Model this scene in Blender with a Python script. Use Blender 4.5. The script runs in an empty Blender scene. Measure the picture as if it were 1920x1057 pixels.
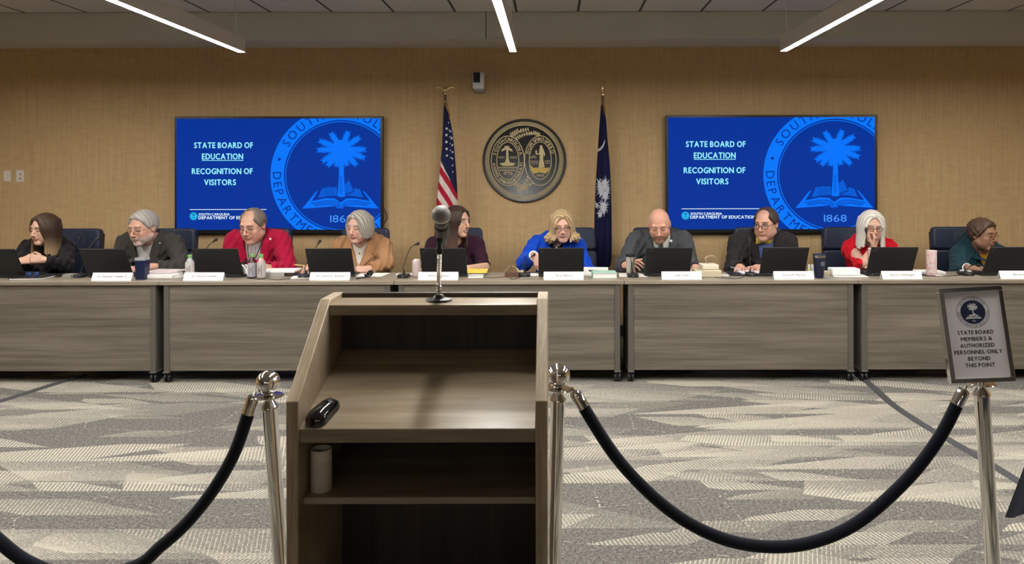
import bpy, bmesh, math, random
import numpy as np
from mathutils import Vector, Matrix
random.seed(7)
SC = bpy.context.scene
COL = SC.collection
# ---------------------------------------------------------------- camera, exposure, world
EXPO = 0.0
FPX, PX0, PY0, CH = 1400.0, 1035.0, 330.0, 1.48      # focal length in px, vanishing point, eye height
ROLL = math.radians(0.12)
cd = bpy.data.cameras.new('camera'); cam = bpy.data.objects.new('camera', cd); COL.objects.link(cam)
cd.sensor_fit = 'HORIZONTAL'; cd.sensor_width = 36.0; cd.lens = FPX / 1920 * 36.0
cd.shift_x = -(PX0 - 960) / 1920; cd.shift_y = -(528.5 - PY0) / 1920
cd.clip_start = 0.02
cam.matrix_world = Matrix.Translation((0, 0, CH)) @ Matrix.Rotation(math.pi / 2, 4, 'X') @ Matrix.Rotation(-ROLL, 4, 'Z')
SC.camera = cam
SC.view_settings.view_transform = 'Standard'; SC.view_settings.look = 'None'
SC.view_settings.exposure = EXPO; SC.view_settings.gamma = 1.0; SC.view_settings.use_curve_mapping = False
W = bpy.data.worlds.new('world'); SC.world = W; W.use_nodes = True
W.node_tree.nodes['Background'].inputs[0].default_value = (0.5, 0.5, 0.5, 1); W.node_tree.nodes['Background'].inputs[1].default_value = 0.05
LAMP_STRENGTH = 150.0
SCREEN = 1.0 / (2 ** EXPO)

# room numbers
Y_WALL, Z_CEIL, Z_SOF, Y_BEAM = 6.90, 2.903, 2.668, 6.47
X_L, X_R, Y_B = -6.3, 5.7, -5.2
T_Y0, T_Y1, T_Z = 5.35, 5.83, 0.73

def at(px, py, Y):
    """photo pixel -> world point at depth Y"""
    dx, dy = px - PX0, py - PY0
    return Vector(((dx - dy * ROLL) * Y / FPX, Y, CH - (dy + dx * ROLL) * Y / FPX))

def srgb(r, g, b):
    f = lambda c: (c / 255 / 12.92) if c / 255 <= 0.04045 else ((c / 255 + 0.055) / 1.055) ** 2.4
    return (f(r), f(g), f(b))

# ---------------------------------------------------------------- materials
MATS = {}
def mat(name, col, rough=0.5, metal=0.0, emit=0.0, spec=0.5, trans=0.0, alpha=1.0, coat=0.0, sheen=0.0):
    if name in MATS: return MATS[name]
    m = bpy.data.materials.new(name); m.use_nodes = True
    b = m.node_tree.nodes['Principled BSDF']
    b.inputs['Base Color'].default_value = (*col, 1); b.inputs['Roughness'].default_value = rough
    b.inputs['Metallic'].default_value = metal; b.inputs['Specular IOR Level'].default_value = spec
    b.inputs['Transmission Weight'].default_value = trans; b.inputs['Alpha'].default_value = alpha
    b.inputs['Coat Weight'].default_value = coat; b.inputs['Sheen Weight'].default_value = sheen
    if emit > 0:
        b.inputs['Emission Color'].default_value = (*col, 1); b.inputs['Emission Strength'].default_value = emit
    MATS[name] = m
    return m

class NT:
    def __init__(s, m): s.m = m; s.t = m.node_tree; s.b = s.t.nodes['Principled BSDF']
    def n(s, typ, **kw):
        x = s.t.nodes.new(typ)
        for k, v in kw.items(): setattr(x, k, v)
        return x
    def l(s, a, b): s.t.links.new(a, b)
    def math(s, op, a, b=None, c=None):
        x = s.n('ShaderNodeMath', operation=op)
        for i, v in enumerate((a, b, c)):
            if v is None: continue
            if isinstance(v, (int, float)): x.inputs[i].default_value = v
            else: s.l(v, x.inputs[i])
        return x.outputs[0]
    def pos(s, scale=(1, 1, 1), rot=(0, 0, 0), loc=(0, 0, 0)):
        g = s.n('ShaderNodeNewGeometry'); mp = s.n('ShaderNodeMapping')
        mp.inputs['Scale'].default_value = scale; mp.inputs['Rotation'].default_value = rot; mp.inputs['Location'].default_value = loc
        s.l(g.outputs['Position'], mp.inputs['Vector']); return mp.outputs[0]
    def noise(s, vec, scale=5, detail=3, rough=0.5, dist=0.0):
        x = s.n('ShaderNodeTexNoise'); x.inputs['Scale'].default_value = scale; x.inputs['Detail'].default_value = detail
        x.inputs['Roughness'].default_value = rough; x.inputs['Distortion'].default_value = dist
        s.l(vec, x.inputs['Vector']); return x.outputs[0]
    def ramp(s, fac, stops):
        r = s.n('ShaderNodeValToRGB'); e = r.color_ramp.elements
        while len(e) < len(stops): e.new(0.5)
        for el, (p, c) in zip(e, stops): el.position = p; el.color = (*c, 1)
        s.l(fac, r.inputs[0]); return r.outputs[0]
    def mix(s, fac, a, b, blend='MIX'):
        x = s.n('ShaderNodeMix', data_type='RGBA', blend_type=blend)
        for sock, v in ((x.inputs[0], fac), (x.inputs[6], a), (x.inputs[7], b)):
            if isinstance(v, (int, float)): sock.default_value = v
            elif isinstance(v, tuple): sock.default_value = (*v, 1)
            else: s.l(v, sock)
        return x.outputs[2]
    def bump(s, h, strength=0.2, dist=0.01):
        x = s.n('ShaderNodeBump'); x.inputs['Strength'].default_value = strength; x.inputs['Distance'].default_value = dist
        s.l(h, x.inputs['Height']); s.l(x.outputs[0], s.b.inputs['Normal'])

def vcol_mat(name, rough=0.6, spec=0.3, sheen=0.0, bump=None, sss=0.0):
    if name in MATS: return MATS[name]
    m = mat(name, (0.5, 0.5, 0.5), rough, spec=spec, sheen=sheen); n = NT(m)
    a = n.n('ShaderNodeAttribute', attribute_name='Col'); n.l(a.outputs['Color'], n.b.inputs['Base Color'])
    if sss: n.b.inputs['Subsurface Weight'].default_value = sss; n.b.inputs['Subsurface Scale'].default_value = 0.01; n.b.inputs['Subsurface Radius'].default_value = (1, 0.4, 0.25)
    if bump: n.bump(n.noise(n.pos(), bump, 2), 0.15, 0.003)
    return m

def wood(name, dark, mid, light, axis='x', rough=0.42, scale=1.0, spec=0.4, seedloc=0.0):
    if name in MATS: return MATS[name]
    m = mat(name, mid, rough, spec=spec); n = NT(m)
    sc = {'x': (0.9, 9, 26), 'y': (9, 0.9, 26), 'z': (26, 26, 0.9), 'd': (34, 3.2, 3.2)}[axis]
    sc = tuple(v * scale for v in sc)
    a = n.noise(n.pos(sc, loc=(seedloc, 0, 0)), 1.0, 4, 0.55, 0.25)
    sc2 = tuple(v * 4 for v in sc)
    b = n.noise(n.pos(sc2, loc=(seedloc + 3, 0, 0)), 1.0, 3, 0.6, 0.1)
    f = n.math('ADD', n.math('MULTIPLY', a, 0.7), n.math('MULTIPLY', b, 0.3))
    c = n.ramp(f, [(0.33, dark), (0.5, mid), (0.66, light)])
    n.l(c, n.b.inputs['Base Color']); n.bump(f, 0.05, 0.002)
    return m

# ---------------------------------------------------------------- object helpers
def tag(o, label=None, cat=None, group=None, kind=None):
    if label: o['label'] = label
    if cat: o['category'] = cat
    if group: o['group'] = group
    if kind: o['kind'] = kind
    return o
def thing(name, label, cat, loc=(0, 0, 0), group=None, rotz=0.0):
    o = bpy.data.objects.new(name, None); COL.objects.link(o); o.location = loc; o.rotation_euler = (0, 0, rotz)
    o.empty_display_size = 0.05
    return tag(o, label, cat, group)
def origin_of(p):
    v = Vector((0, 0, 0))
    while p is not None: v = v + p.location; p = p.parent
    return v
def copy_tree(o, loc=None, rotz=None, label=None, parent=None):
    c = o.copy(); COL.objects.link(c)
    if parent is not None: c.parent = parent
    if loc is not None: c.location = loc
    if rotz is not None: c.rotation_euler = (0, 0, rotz)
    if label: c['label'] = label
    for ch in [x for x in COL.objects if x.parent == o]: copy_tree(ch, parent=c)
    return c
def finish(name, me, mats, parent, smooth, loc=None):
    for m in (mats if isinstance(mats, (list, tuple)) else [mats]): me.materials.append(m)
    if smooth is not None and len(me.polygons):
        me.polygons.foreach_set('use_smooth', [True] * len(me.polygons))
        if smooth < 170: me.set_sharp_from_angle(angle=math.radians(smooth))
    o = bpy.data.objects.new(name, me); COL.objects.link(o)
    if parent is not None: o.parent = parent
    if loc is not None: o.location = loc
    return o

class MB:
    def __init__(s): s.v = []; s.f = []; s.mi = []; s.cur = 0
    def add(s, vs, fs):
        k = len(s.v); s.v += [tuple(v) for v in vs]
        s.f += [tuple(i + k for i in f) for f in fs]; s.mi += [s.cur] * len(fs); return s
    def box(s, x0, x1, y0, y1, z0, z1, M=None):
        vs = [Vector(p) for p in ((x0, y0, z0), (x1, y0, z0), (x1, y1, z0), (x0, y1, z0), (x0, y0, z1), (x1, y0, z1), (x1, y1, z1), (x0, y1, z1))]
        if M is not None: vs = [M @ v for v in vs]
        return s.add(vs, [(0, 3, 2, 1), (4, 5, 6, 7), (0, 1, 5, 4), (1, 2, 6, 5), (2, 3, 7, 6), (3, 0, 4, 7)])
    def prism(s, pts, a0, a1, plane='yz', M=None):
        """polygon in a plane pushed from a0 to a1 along the remaining axis"""
        n = len(pts)
        def mk(p, a):
            v = {'yz': (a, p[0], p[1]), 'xz': (p[0], a, p[1]), 'xy': (p[0], p[1], a)}[plane]
            v = Vector(v); return M @ v if M is not None else v
        vs = [mk(p, a0) for p in pts] + [mk(p, a1) for p in pts]
        fs = [tuple(range(n - 1, -1, -1)), tuple(range(n, 2 * n))] + [(i, (i + 1) % n, n + (i + 1) % n, n + i) for i in range(n)]
        return s.add(vs, fs)
    def tube(s, pts, r, seg=10, caps=True, closed=False):
        pts = [Vector(p) for p in pts]; n = len(pts)
        rs = r if isinstance(r, (list, tuple)) else [r] * n
        tang = []
        for i in range(n):
            a = pts[(i - 1) % n] if (closed or i > 0) else pts[0]; b = pts[(i + 1) % n] if (closed or i < n - 1) else pts[-1]
            t = (b - a); tang.append(t.normalized() if t.length > 1e-9 else Vector((0, 0, 1)))
        up = Vector((0, 0, 1)) if abs(tang[0].z) < 0.9 else Vector((1, 0, 0))
        u = tang[0].cross(up).normalized(); vs = []
        for i in range(n):
            u = (u - tang[i] * u.dot(tang[i])).normalized(); w = tang[i].cross(u)
            for k in range(seg):
                a = 2 * math.pi * k / seg; vs.append(pts[i] + (u * math.cos(a) + w * math.sin(a)) * rs[i])
        fs = []
        for i in range(n if closed else n - 1):
            j = (i + 1) % n
            for k in range(seg):
                q = (k + 1) % seg; fs.append((i * seg + k, i * seg + q, j * seg + q, j * seg + k))
        if caps and not closed: fs += [tuple(range(seg - 1, -1, -1)), tuple((n - 1) * seg + k for k in range(seg))]
        return s.add(vs, fs)
    def lathe(s, prof, c=(0, 0, 0), seg=24, M=None, sx=1, sy=1):
        """profile (r, z) round the z axis at c"""
        vs, fs = [], []; n = len(prof); c = Vector(c)
        for r, z in prof:
            for k in range(seg):
                a = 2 * math.pi * k / seg; v = Vector((r * math.cos(a) * sx, r * math.sin(a) * sy, z))
                vs.append((M @ v if M is not None else v) + c)
        for i in range(n - 1):
            for k in range(seg):
                q = (k + 1) % seg; fs.append((i * seg + k, i * seg + q, (i + 1) * seg + q, (i + 1) * seg + k))
        if prof[0][0] > 1e-5: fs.append(tuple(range(seg - 1, -1, -1)))
        if prof[-1][0] > 1e-5: fs.append(tuple((n - 1) * seg + k for k in range(seg)))
        return s.add(vs, fs)
    def ball(s, c, r, seg=20, rings=12, M=None):
        r = r if isinstance(r, (tuple, list)) else (r, r, r)
        prof = [(math.sin(math.pi * i / rings), -math.cos(math.pi * i / rings)) for i in range(rings + 1)]
        D = Matrix.Diagonal((r[0], r[1], r[2])); 
        if M is not None: D = M.to_3x3() @ D
        return s.lathe([(max(p[0], 1e-6), p[1]) for p in prof], c, seg, D)
    def sheet(s, grid):
        """rows of points -> one quad sheet"""
        h, w = len(grid), len(grid[0]); vs = [p for row in grid for p in row]
        fs = [(i * w + j, i * w + j + 1, (i + 1) * w + j + 1, (i + 1) * w + j) for i in range(h - 1) for j in range(w - 1)]
        return s.add(vs, fs)
    def build(s, name, mats, parent=None, smooth=35, bevel=0.0, solid=0.0, loc=None):
        off = origin_of(parent) if parent is not None else Vector(loc or (0, 0, 0))
        me = bpy.data.meshes.new(name)
        me.from_pydata([(v[0] - off[0], v[1] - off[1], v[2] - off[2]) for v in s.v], [], s.f); me.update()
        if any(s.mi): me.polygons.foreach_set('material_index', s.mi)
        o = finish(name, me, mats, parent, smooth, loc)
        if solid: md = o.modifiers.new('solid', 'SOLIDIFY'); md.thickness = solid; md.offset = 0
        if bevel: md = o.modifiers.new('bevel', 'BEVEL'); md.width = bevel; md.segments = 2; md.limit_method = 'ANGLE'; md.angle_limit = math.radians(40)
        return o

# ---------------------------------------------------------------- flat graphics: letters, rings, palm
GLY = {}
def prep_glyphs():
    chars = sorted(set('STATEBOARDFEDUCATIONRECOGNITIONOFVISITORSSOUTHCAROLINADEPARTMENT1868&MEMBERSAUTHORIZEDPERSONNELONLYBEYONDTHISPOINT1776SPESDUMSPIROSPEROANIMISOPIBUSQUEPARATI' + "Dr. Christian T. Hanley, Jr.Dr. David O'ShieldsDr. Joette C. JohnsonEllen E. WeaverRita AllisonJohn TylerDavid M. MathisJoyce CrimmingerBeverly F"))
    tmp = []
    for bold in (0, 1):
        for c in chars:
            if c == ' ': continue
            cu = bpy.data.curves.new('t', 'FONT'); cu.body = c; cu.size = 1.0; cu.offset = 0.0; cu.resolution_u = 3
            o = bpy.data.objects.new('t', cu); COL.objects.link(o); tmp.append((c, bold, o))
    dg = bpy.context.evaluated_depsgraph_get(); dg.update()
    for c, bold, o in tmp:
        me = bpy.data.meshes.new_from_object(o.evaluated_get(dg))
        vs = [(v.co.x, v.co.y) for v in me.vertices]; fs = [tuple(p.vertices) for p in me.polygons]
        if bold:                                          # heavier strokes: the letter laid over itself, slightly shifted
            n = len(vs); v0, f0 = list(vs), list(fs)
            for q, (sx_, sy_) in enumerate(((.034, 0), (-.034, 0), (0, .022), (0, -.022))): vs += [(v[0] + sx_, v[1] + sy_) for v in v0]; fs += [tuple(i + n * (q + 1) for i in f) for f in f0]
        xs = [v[0] for v in vs]; GLY[(c, bold)] = (vs, fs, min(xs), max(xs))
        bpy.data.meshes.remove(me)
    for c, bold, o in tmp:
        cu = o.data; bpy.data.objects.remove(o); bpy.data.curves.remove(cu)
prep_glyphs()
CAP = max(v[1] for v in GLY[('H', 0)][0])

class G2:
    """flat artwork in (u, v)"""
    def __init__(s): s.v = []; s.f = []; s.k = 0; s.d = []
    def lay(s):
        """a hair of depth for every piece laid down, so that no two pieces share a plane"""
        s.d += [s.k % 60 * 6e-6] * (len(s.v) - len(s.d)); s.k += 1
    def poly(s, pts):
        k = len(s.v); s.v += list(pts); s.f.append(tuple(range(k, k + len(pts)))); s.lay(); return s
    def ring(s, c, r0, r1, n=72, a0=0.0, a1=360.0, ry=1.0):
        for i in range(n):
            t0 = math.radians(a0 + (a1 - a0) * i / n); t1 = math.radians(a0 + (a1 - a0) * (i + 1) / n)
            s.poly([(c[0] + r * math.cos(t), c[1] + (r * ry if not isinstance(r, tuple) else r[1]) * math.sin(t)) for r, t in ((r0, t0), (r1, t0), (r1, t1), (r0, t1))])
        return s
    def ering(s, c, ra, rb, n=48):
        for i in range(n):
            t0 = 2 * math.pi * i / n; t1 = 2 * math.pi * (i + 1) / n
            s.poly([(c[0] + r[0] * math.cos(t), c[1] + r[1] * math.sin(t)) for r, t in ((ra, t0), (rb, t0), (rb, t1), (ra, t1))])
        return s
    def disc(s, c, r, n=48, ry=None):
        ry = r if ry is None else ry
        return s.poly([(c[0] + r * math.cos(2 * math.pi * i / n), c[1] + ry * math.sin(2 * math.pi * i / n)) for i in range(n)])
    def line(s, p, q, w):
        d = Vector((q[0] - p[0], q[1] - p[1])); d = d.normalized() if d.length else Vector((1, 0)); n = Vector((-d.y, d.x)) * w / 2
        return s.poly([(p[0] + n.x, p[1] + n.y), (p[0] - n.x, p[1] - n.y), (q[0] - n.x, q[1] - n.y), (q[0] + n.x, q[1] + n.y)])
    def text(s, txt, x, y, cap, bold=0, align='c', width=None, gap=0.085):
        """baseline at y, cap height cap; width squeezes the line to that length"""
        k = cap / CAP; cur = 0; items = []
        for c in txt:
            if c == ' ': cur += 0.27; continue
            vs, fs, a, b = GLY[(c, bold)]; items.append((c, cur - a)); cur += b - a + gap
        tot = (cur - gap) * k; sx = (width / tot) if width else 1.0; tot *= sx
        x0 = x - tot / 2 if align == 'c' else x
        for c, o in items:
            vs, fs, a, b = GLY[(c, bold)]; n = len(s.v)
            s.v += [(x0 + (v[0] + o) * k * sx, y + v[1] * k) for v in vs]; s.f += [tuple(i + n for i in f) for f in fs]; s.lay_text(len(vs), bold)
        return s
    def arc_text(s, txt, c, r, cap, a_mid, span, bold=0, bottom=False, ry=None):
        """letters centred on radius r; spread over span degrees about a_mid"""
        ry = r if ry is None else ry; k = cap / CAP
        adv = []
        for ch in txt:
            adv.append(0.30 if ch == ' ' else GLY[(ch, bold)][3] - GLY[(ch, bold)][2] + 0.16)
        tot = sum(adv); cur = 0
        for ch, w in zip(txt, adv):
            t = (cur + w / 2) / tot; cur += w
            if ch == ' ': continue
            ang = math.radians(a_mid + span / 2 - span * t) if not bottom else math.radians(a_mid - span / 2 + span * t)
            px, py = c[0] + r * math.cos(ang), c[1] + ry * math.sin(ang)
            nx, ny = math.cos(ang) / r, math.sin(ang) / ry; ln = math.hypot(nx, ny); nx /= ln; ny /= ln
            if bottom: nx, ny = -nx, -ny
            ux, uy = ny, -nx
            vs, fs, a, b = GLY[(ch, bold)]; n = len(s.v); mx = (a + b) / 2
            for v in vs:
                du, dv = (v[0] - mx) * k, (v[1] - CAP / 2) * k
                s.v.append((px + ux * du + nx * dv, py + uy * du + ny * dv))
            s.f += [tuple(i + n for i in f) for f in fs]; s.lay_text(len(vs), bold)
        return s
    def lay_text(s, n, bold):
        if not bold: s.lay(); return
        for q in range(5): s.d += [s.k % 60 * 6e-6] * (n // 5); s.k += 1
        s.lay()
    def build(s, name, fn, m, parent=None, clip=None):
        off = origin_of(parent)
        me = bpy.data.meshes.new(name); bm = bmesh.new()
        vs = [bm.verts.new((p[0], p[1], d)) for p, d in zip(s.v, s.d)]
        for f in s.f:
            if len(set(f)) >= 3:
                try: bm.faces.new([vs[i] for i in f])
                except ValueError: pass
        if clip:
            x0, x1, y0, y1 = clip
            for co, no in (((x0, 0, 0), (-1, 0, 0)), ((x1, 0, 0), (1, 0, 0)), ((0, y0, 0), (0, -1, 0)), ((0, y1, 0), (0, 1, 0))):
                bmesh.ops.bisect_plane(bm, geom=bm.verts[:] + bm.edges[:] + bm.faces[:], plane_co=co, plane_no=no, clear_outer=True)
        for v in bm.verts: v.co = Vector(fn(v.co.x, v.co.y)) - off + Vector((0, -v.co.z, 0))
        bm.to_mesh(me); bm.free()
        return finish(name, me, m, parent, None)

def palm_art(g, k, ox, oy, fine=True):
    """palmetto, trunk in a (u right, v up) frame; artwork units of the slide (zoom px), centre of crown at 1355,340"""
    P = lambda x, y: (ox + (x - 1350) * k, oy + (560 - y) * k)
    tips = [(1268, 208), (1410, 196), (1505, 245), (1552, 348), (1545, 420), (1478, 480), (1400, 484), (1312, 492), (1240, 486), (1196, 448), (1156, 352), (1172, 272)]
    cx, cy = 1355, 345
    for tx, ty in tips:
        dx, dy = tx - cx, ty - cy; L = math.hypot(dx, dy); ux, uy = dx / L, dy / L; nx, ny = -uy, ux
        w = 30
        for j in range(15):                         # pinnate leaflets, swept towards the tip
            t = 0.22 + 0.70 * j / 14; ww = w * min(1, .55 + t) * (1.0 - 0.45 * max(0, t - 0.7) / 0.3)
            for sgn in (-1, 1):
                b0 = (cx + ux * L * (t - 0.10), cy + uy * L * (t - 0.10)); b1 = (cx + ux * L * (t + 0.01), cy + uy * L * (t + 0.01))
                e = t + 0.10 + .05 * ((j * 7 + (sgn > 0) * 3) % 5) / 5
                tip = (cx + ux * L * e + nx * sgn * ww, cy + uy * L * e + ny * sgn * ww)
                g.poly([P(*b0), P(*b1), P(*tip)] if sgn > 0 else [P(*b1), P(*b0), P(*tip)])
        g.poly([P(cx + nx * 9, cy + ny * 9), P(cx - nx * 9, cy - ny * 9), P(tx, ty)])
    g.disc(P(cx, cy), 78 * k, 20)
    g.poly([P(1338, 400), P(1372, 400), P(1374, 560), P(1384, 728), P(1355, 736), P(1322, 728), P(1334, 560)])
def book_art(g, k, ox, oy):
    P = lambda x, y: (ox + (x - 1350) * k, oy + (560 - y) * k)
    g.poly([P(*p) for p in [(1166, 684), (1150, 690), (1040, 828), (1308, 808), (1320, 824)]] + [P(1345, 780), P(1300, 745), P(1230, 742), P(1118, 766)])
    g.poly([P(*p) for p in [(1320, 824), (1368, 824), (1380, 808), (1650, 828), (1537, 690), (1522, 684), (1580, 766), (1460, 745), (1390, 745), (1345, 780)]])
def page_art(g, k, ox, oy):
    P = lambda x, y: (ox + (x - 1350) * k, oy + (560 - y) * k)
    g.poly([P(*p) for p in [(1200, 662), (1250, 652), (1318, 655), (1318, 722), (1240, 728), (1168, 740)]])
    g.poly([P(*p) for p in [(1455, 660), (1500, 672), (1526, 738), (1460, 726), (1386, 720), (1455, 690)]])
    g.poly([P(*p) for p in [(1380, 632), (1412, 596), (1450, 684), (1384, 708)]])
def page_lines(g, k, ox, oy):
    P = lambda x, y: (ox + (x - 1350) * k, oy + (560 - y) * k)
    for d in (0, 18, 34):
        pts = [(1110 + d, 786 + d * 0.55), (1230, 764 + d * 0.75), (1300, 766 + d), (1345, 796 + d * 0.7)]
        for a, b in zip(pts, pts[1:]): g.line(P(*a), P(*b), 5 * k)
        pts = [(2700 - a, b) for a, b in pts]
        for a, b in zip(pts, pts[1:]): g.line(P(*a), P(*b), 5 * k)
# ================================================================ THE ROOM
def wall_mat():
    m = mat('wallcovering', srgb(186, 152, 104), 0.7, spec=0.25); n = NT(m)
    a = n.noise(n.pos((70, 70, 1.6)), 1.0, 3, 0.6); b = n.noise(n.pos((9, 9, 26)), 1.0, 3, 0.6)
    f = n.math('ADD', n.math('MULTIPLY', a, 0.65), n.math('MULTIPLY', b, 0.35))
    n.l(n.ramp(f, [(0.3, srgb(174, 145, 103)), (0.5, srgb(188, 159, 116)), (0.7, srgb(199, 170, 126))]), n.b.inputs['Base Color'])
    n.bump(f, 0.1, 0.002); return m
def paint(name, c, rough=0.7):
    m = mat(name, c, rough, spec=0.2); n = NT(m); n.bump(n.noise(n.pos(), 120, 2), 0.03, 0.001); return m
def ceiling_mat():
    m = mat('ceiling_tile', srgb(205, 203, 196), 0.85, spec=0.1); n = NT(m)
    g = n.n('ShaderNodeNewGeometry'); sp = n.n('ShaderNodeSeparateXYZ'); n.l(g.outputs['Position'], sp.inputs[0])
    def lines(sock, off, step, w):
        x = n.math('DIVIDE', n.math('SUBTRACT', sock, off), step); fr = n.math('FRACT', n.math('ADD', x, 1000.0))
        return n.math('LESS_THAN', fr, w / step)
    ln = n.math('MAXIMUM', lines(sp.outputs[0], 0.217, 0.5315, 0.022), lines(sp.outputs[1], 6.458, 0.61, 0.022))
    sp2 = n.noise(n.pos(), 160, 2)
    base = n.ramp(sp2, [(0.35, srgb(186, 184, 178)), (0.6, srgb(208, 206, 200))])
    n.l(n.mix(ln, base, srgb(84, 82, 78)), n.b.inputs['Base Color']); return m
def carpet_mat():
    m = mat('carpet', srgb(120, 117, 110), 0.95, spec=0.1); n = NT(m)
    nz = n.noise(n.pos((1, 1, 1)), 260, 2, 0.7); nz2 = n.noise(n.pos((1, 1, 1)), 60, 3, 0.6)
    grey = n.ramp(n.math('ADD', n.math('MULTIPLY', nz, 0.4), n.math('ADD', n.math('MULTIPLY', nz2, 0.25), n.math('MULTIPLY', n.noise(n.pos((1, 1, 1), loc=(3, 1, 0)), 120, 2, 0.6), .35))), [(0.40, srgb(62, 60, 58)), (0.5, srgb(102, 99, 95)), (0.60, srgb(142, 138, 131))])
    nz3 = n.noise(n.pos((1, 1, 1)), 105, 2, 0.6)
    col = grey
    g = n.n('ShaderNodeNewGeometry'); sp = n.n('ShaderNodeSeparateXYZ'); n.l(g.outputs['Position'], sp.inputs[0]); PX_, PY_ = sp.outputs[0], sp.outputs[1]
    wob = n.math('MULTIPLY', n.math('SUBTRACT', nz2, .5), .012)
    def sstep(v):
        r = n.n('ShaderNodeMapRange', interpolation_type='SMOOTHSTEP'); r.inputs[1].default_value = 0.0; r.inputs[2].default_value = .15; n.l(v, r.inputs[0]); return r.outputs[0]
    def white(a, b_, w):
        c = n.n('ShaderNodeCombineXYZ'); x = n.n('ShaderNodeTexWhiteNoise', noise_dimensions='3D'); c.inputs[2].default_value = w
        for s_, v in ((c.inputs[0], a), (c.inputs[1], b_)):
            if isinstance(v, (int, float)): s_.default_value = v
            else: n.l(v, s_)
        n.l(c.outputs[0], x.inputs['Vector']); return x
    for lay, (h, w, thr, oy) in enumerate(((.165, .62, .60, .03), (.25, .95, .70, .11), (.105, .40, .78, .05))):
        yy = n.math('DIVIDE', n.math('ADD', n.math('ADD', PY_, wob), oy), h); row = n.math('FLOOR', yy)
        rw = white(row, 3.0 + lay, 1.0).outputs['Value']
        sgn = n.math('SUBTRACT', n.math('MULTIPLY', n.math('GREATER_THAN', rw, .5), 2.0), 1.0)
        shear = n.math('MULTIPLY', sgn, n.math('MULTIPLY_ADD', rw, 2.6, .7))
        u = n.math('DIVIDE', n.math('ADD', n.math('ADD', PX_, n.math('MULTIPLY', shear, PY_)), n.math('MULTIPLY', rw, 17.0)), w)
        cellc = n.math('FLOOR', u); fr = n.math('FRACT', u); fy = n.math('FRACT', yy)
        wn = white(row, cellc, 7.0 + lay); sep = n.n('ShaderNodeSeparateColor'); n.l(wn.outputs['Color'], sep.inputs[0])
        R, G, B = sep.outputs[0], sep.outputs[1], sep.outputs[2]
        def stripes(ang, freq):
            q = n.math('ADD', n.math('MULTIPLY', PX_, math.cos(ang)), n.math('MULTIPLY', PY_, math.sin(ang)))
            q = n.math('ADD', q, n.math('MULTIPLY', nz2, 0.006))
            return n.math('MULTIPLY_ADD', n.math('SINE', n.math('MULTIPLY', q, freq)), 0.5, 0.5)
        s1, s2, s3 = stripes(0.30, 350), stripes(-0.34, 370), stripes(2.5, 390)
        st = n.mix(n.math('GREATER_THAN', G, .82), n.mix(n.math('LESS_THAN', G, .52), s2, s1), n.math('MULTIPLY_ADD', s3, .4, .34))
        # the weave thins out towards one end of each shard
        dens = n.math('MULTIPLY', n.math('MULTIPLY_ADD', B, .40, .48), n.math('SUBTRACT', 1.12, n.math('MULTIPLY', fr, n.math('MULTIPLY_ADD', G, .55, .1))))
        thread = sstep(n.math('SUBTRACT', n.math('ADD', n.math('MULTIPLY', st, .62), n.math('ADD', n.math('MULTIPLY', nz, .55), n.math('MULTIPLY', nz3, .85))), n.math('SUBTRACT', 1.62, n.math('MULTIPLY', dens, .72))))
        # shards end in points: cut by a second slanted edge
        tip = n.math('GREATER_THAN', n.math('ADD', fr, n.math('MULTIPLY', n.math('SUBTRACT', R, thr), 1.2)), n.math('MULTIPLY', fy, n.math('MULTIPLY', B, .9)))
        on = n.math('MULTIPLY', n.math('GREATER_THAN', R, thr), tip)
        cream = n.ramp(nz, [(0.3, srgb(146, 140, 126)), (0.6, srgb(198, 191, 174))])
        col = n.mix(n.math('MULTIPLY', on, n.math('MULTIPLY', dens, .32)), col, cream)
        col = n.mix(n.math('MULTIPLY', thread, on), col, cream)
    # fine stray threads
    vo = n.n('ShaderNodeTexVoronoi', feature='DISTANCE_TO_EDGE'); vo.inputs['Scale'].default_value = 1.0
    n.l(n.pos((1.1, 1.9, 0.0), (0, 0, 0.5), (2, 9, 0)), vo.inputs['Vector'])
    ln = n.math('LESS_THAN', vo.outputs['Distance'], 0.0035)
    col = n.mix(n.math('MULTIPLY', ln, n.math('GREATER_THAN', nz2, 0.55)), col, srgb(175, 169, 155))
    n.l(col, n.b.inputs['Base Color']); n.bump(nz, 0.5, 0.004); return m

M_wall, M_ceil, M_carpet = wall_mat(), ceiling_mat(), carpet_mat()
M_beam = paint('beam_paint', srgb(196, 194, 186)); M_white = paint('side_wall_paint', srgb(190, 176, 150))
M_black = mat('black_plastic', (0.012, 0.012, 0.013), 0.4); M_blackm = mat('matt_black', (0.008, 0.008, 0.009), 0.65)
M_chrome = mat('chrome', (0.80, 0.77, 0.72), 0.09, 1.0); M_brush = mat('brushed_steel', (0.62, 0.60, 0.56), 0.28, 1.0)
M_brass = mat('brass', (0.72, 0.56, 0.28), 0.25, 1.0)
M_paper = mat('paper', (0.82, 0.80, 0.76), 0.75); M_card = mat('card_white', (0.86, 0.85, 0.82), 0.6)
M_ink = mat('ink', (0.03, 0.03, 0.035), 0.6); M_greyink = mat('grey_ink', (0.14, 0.14, 0.15), 0.6)

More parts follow.
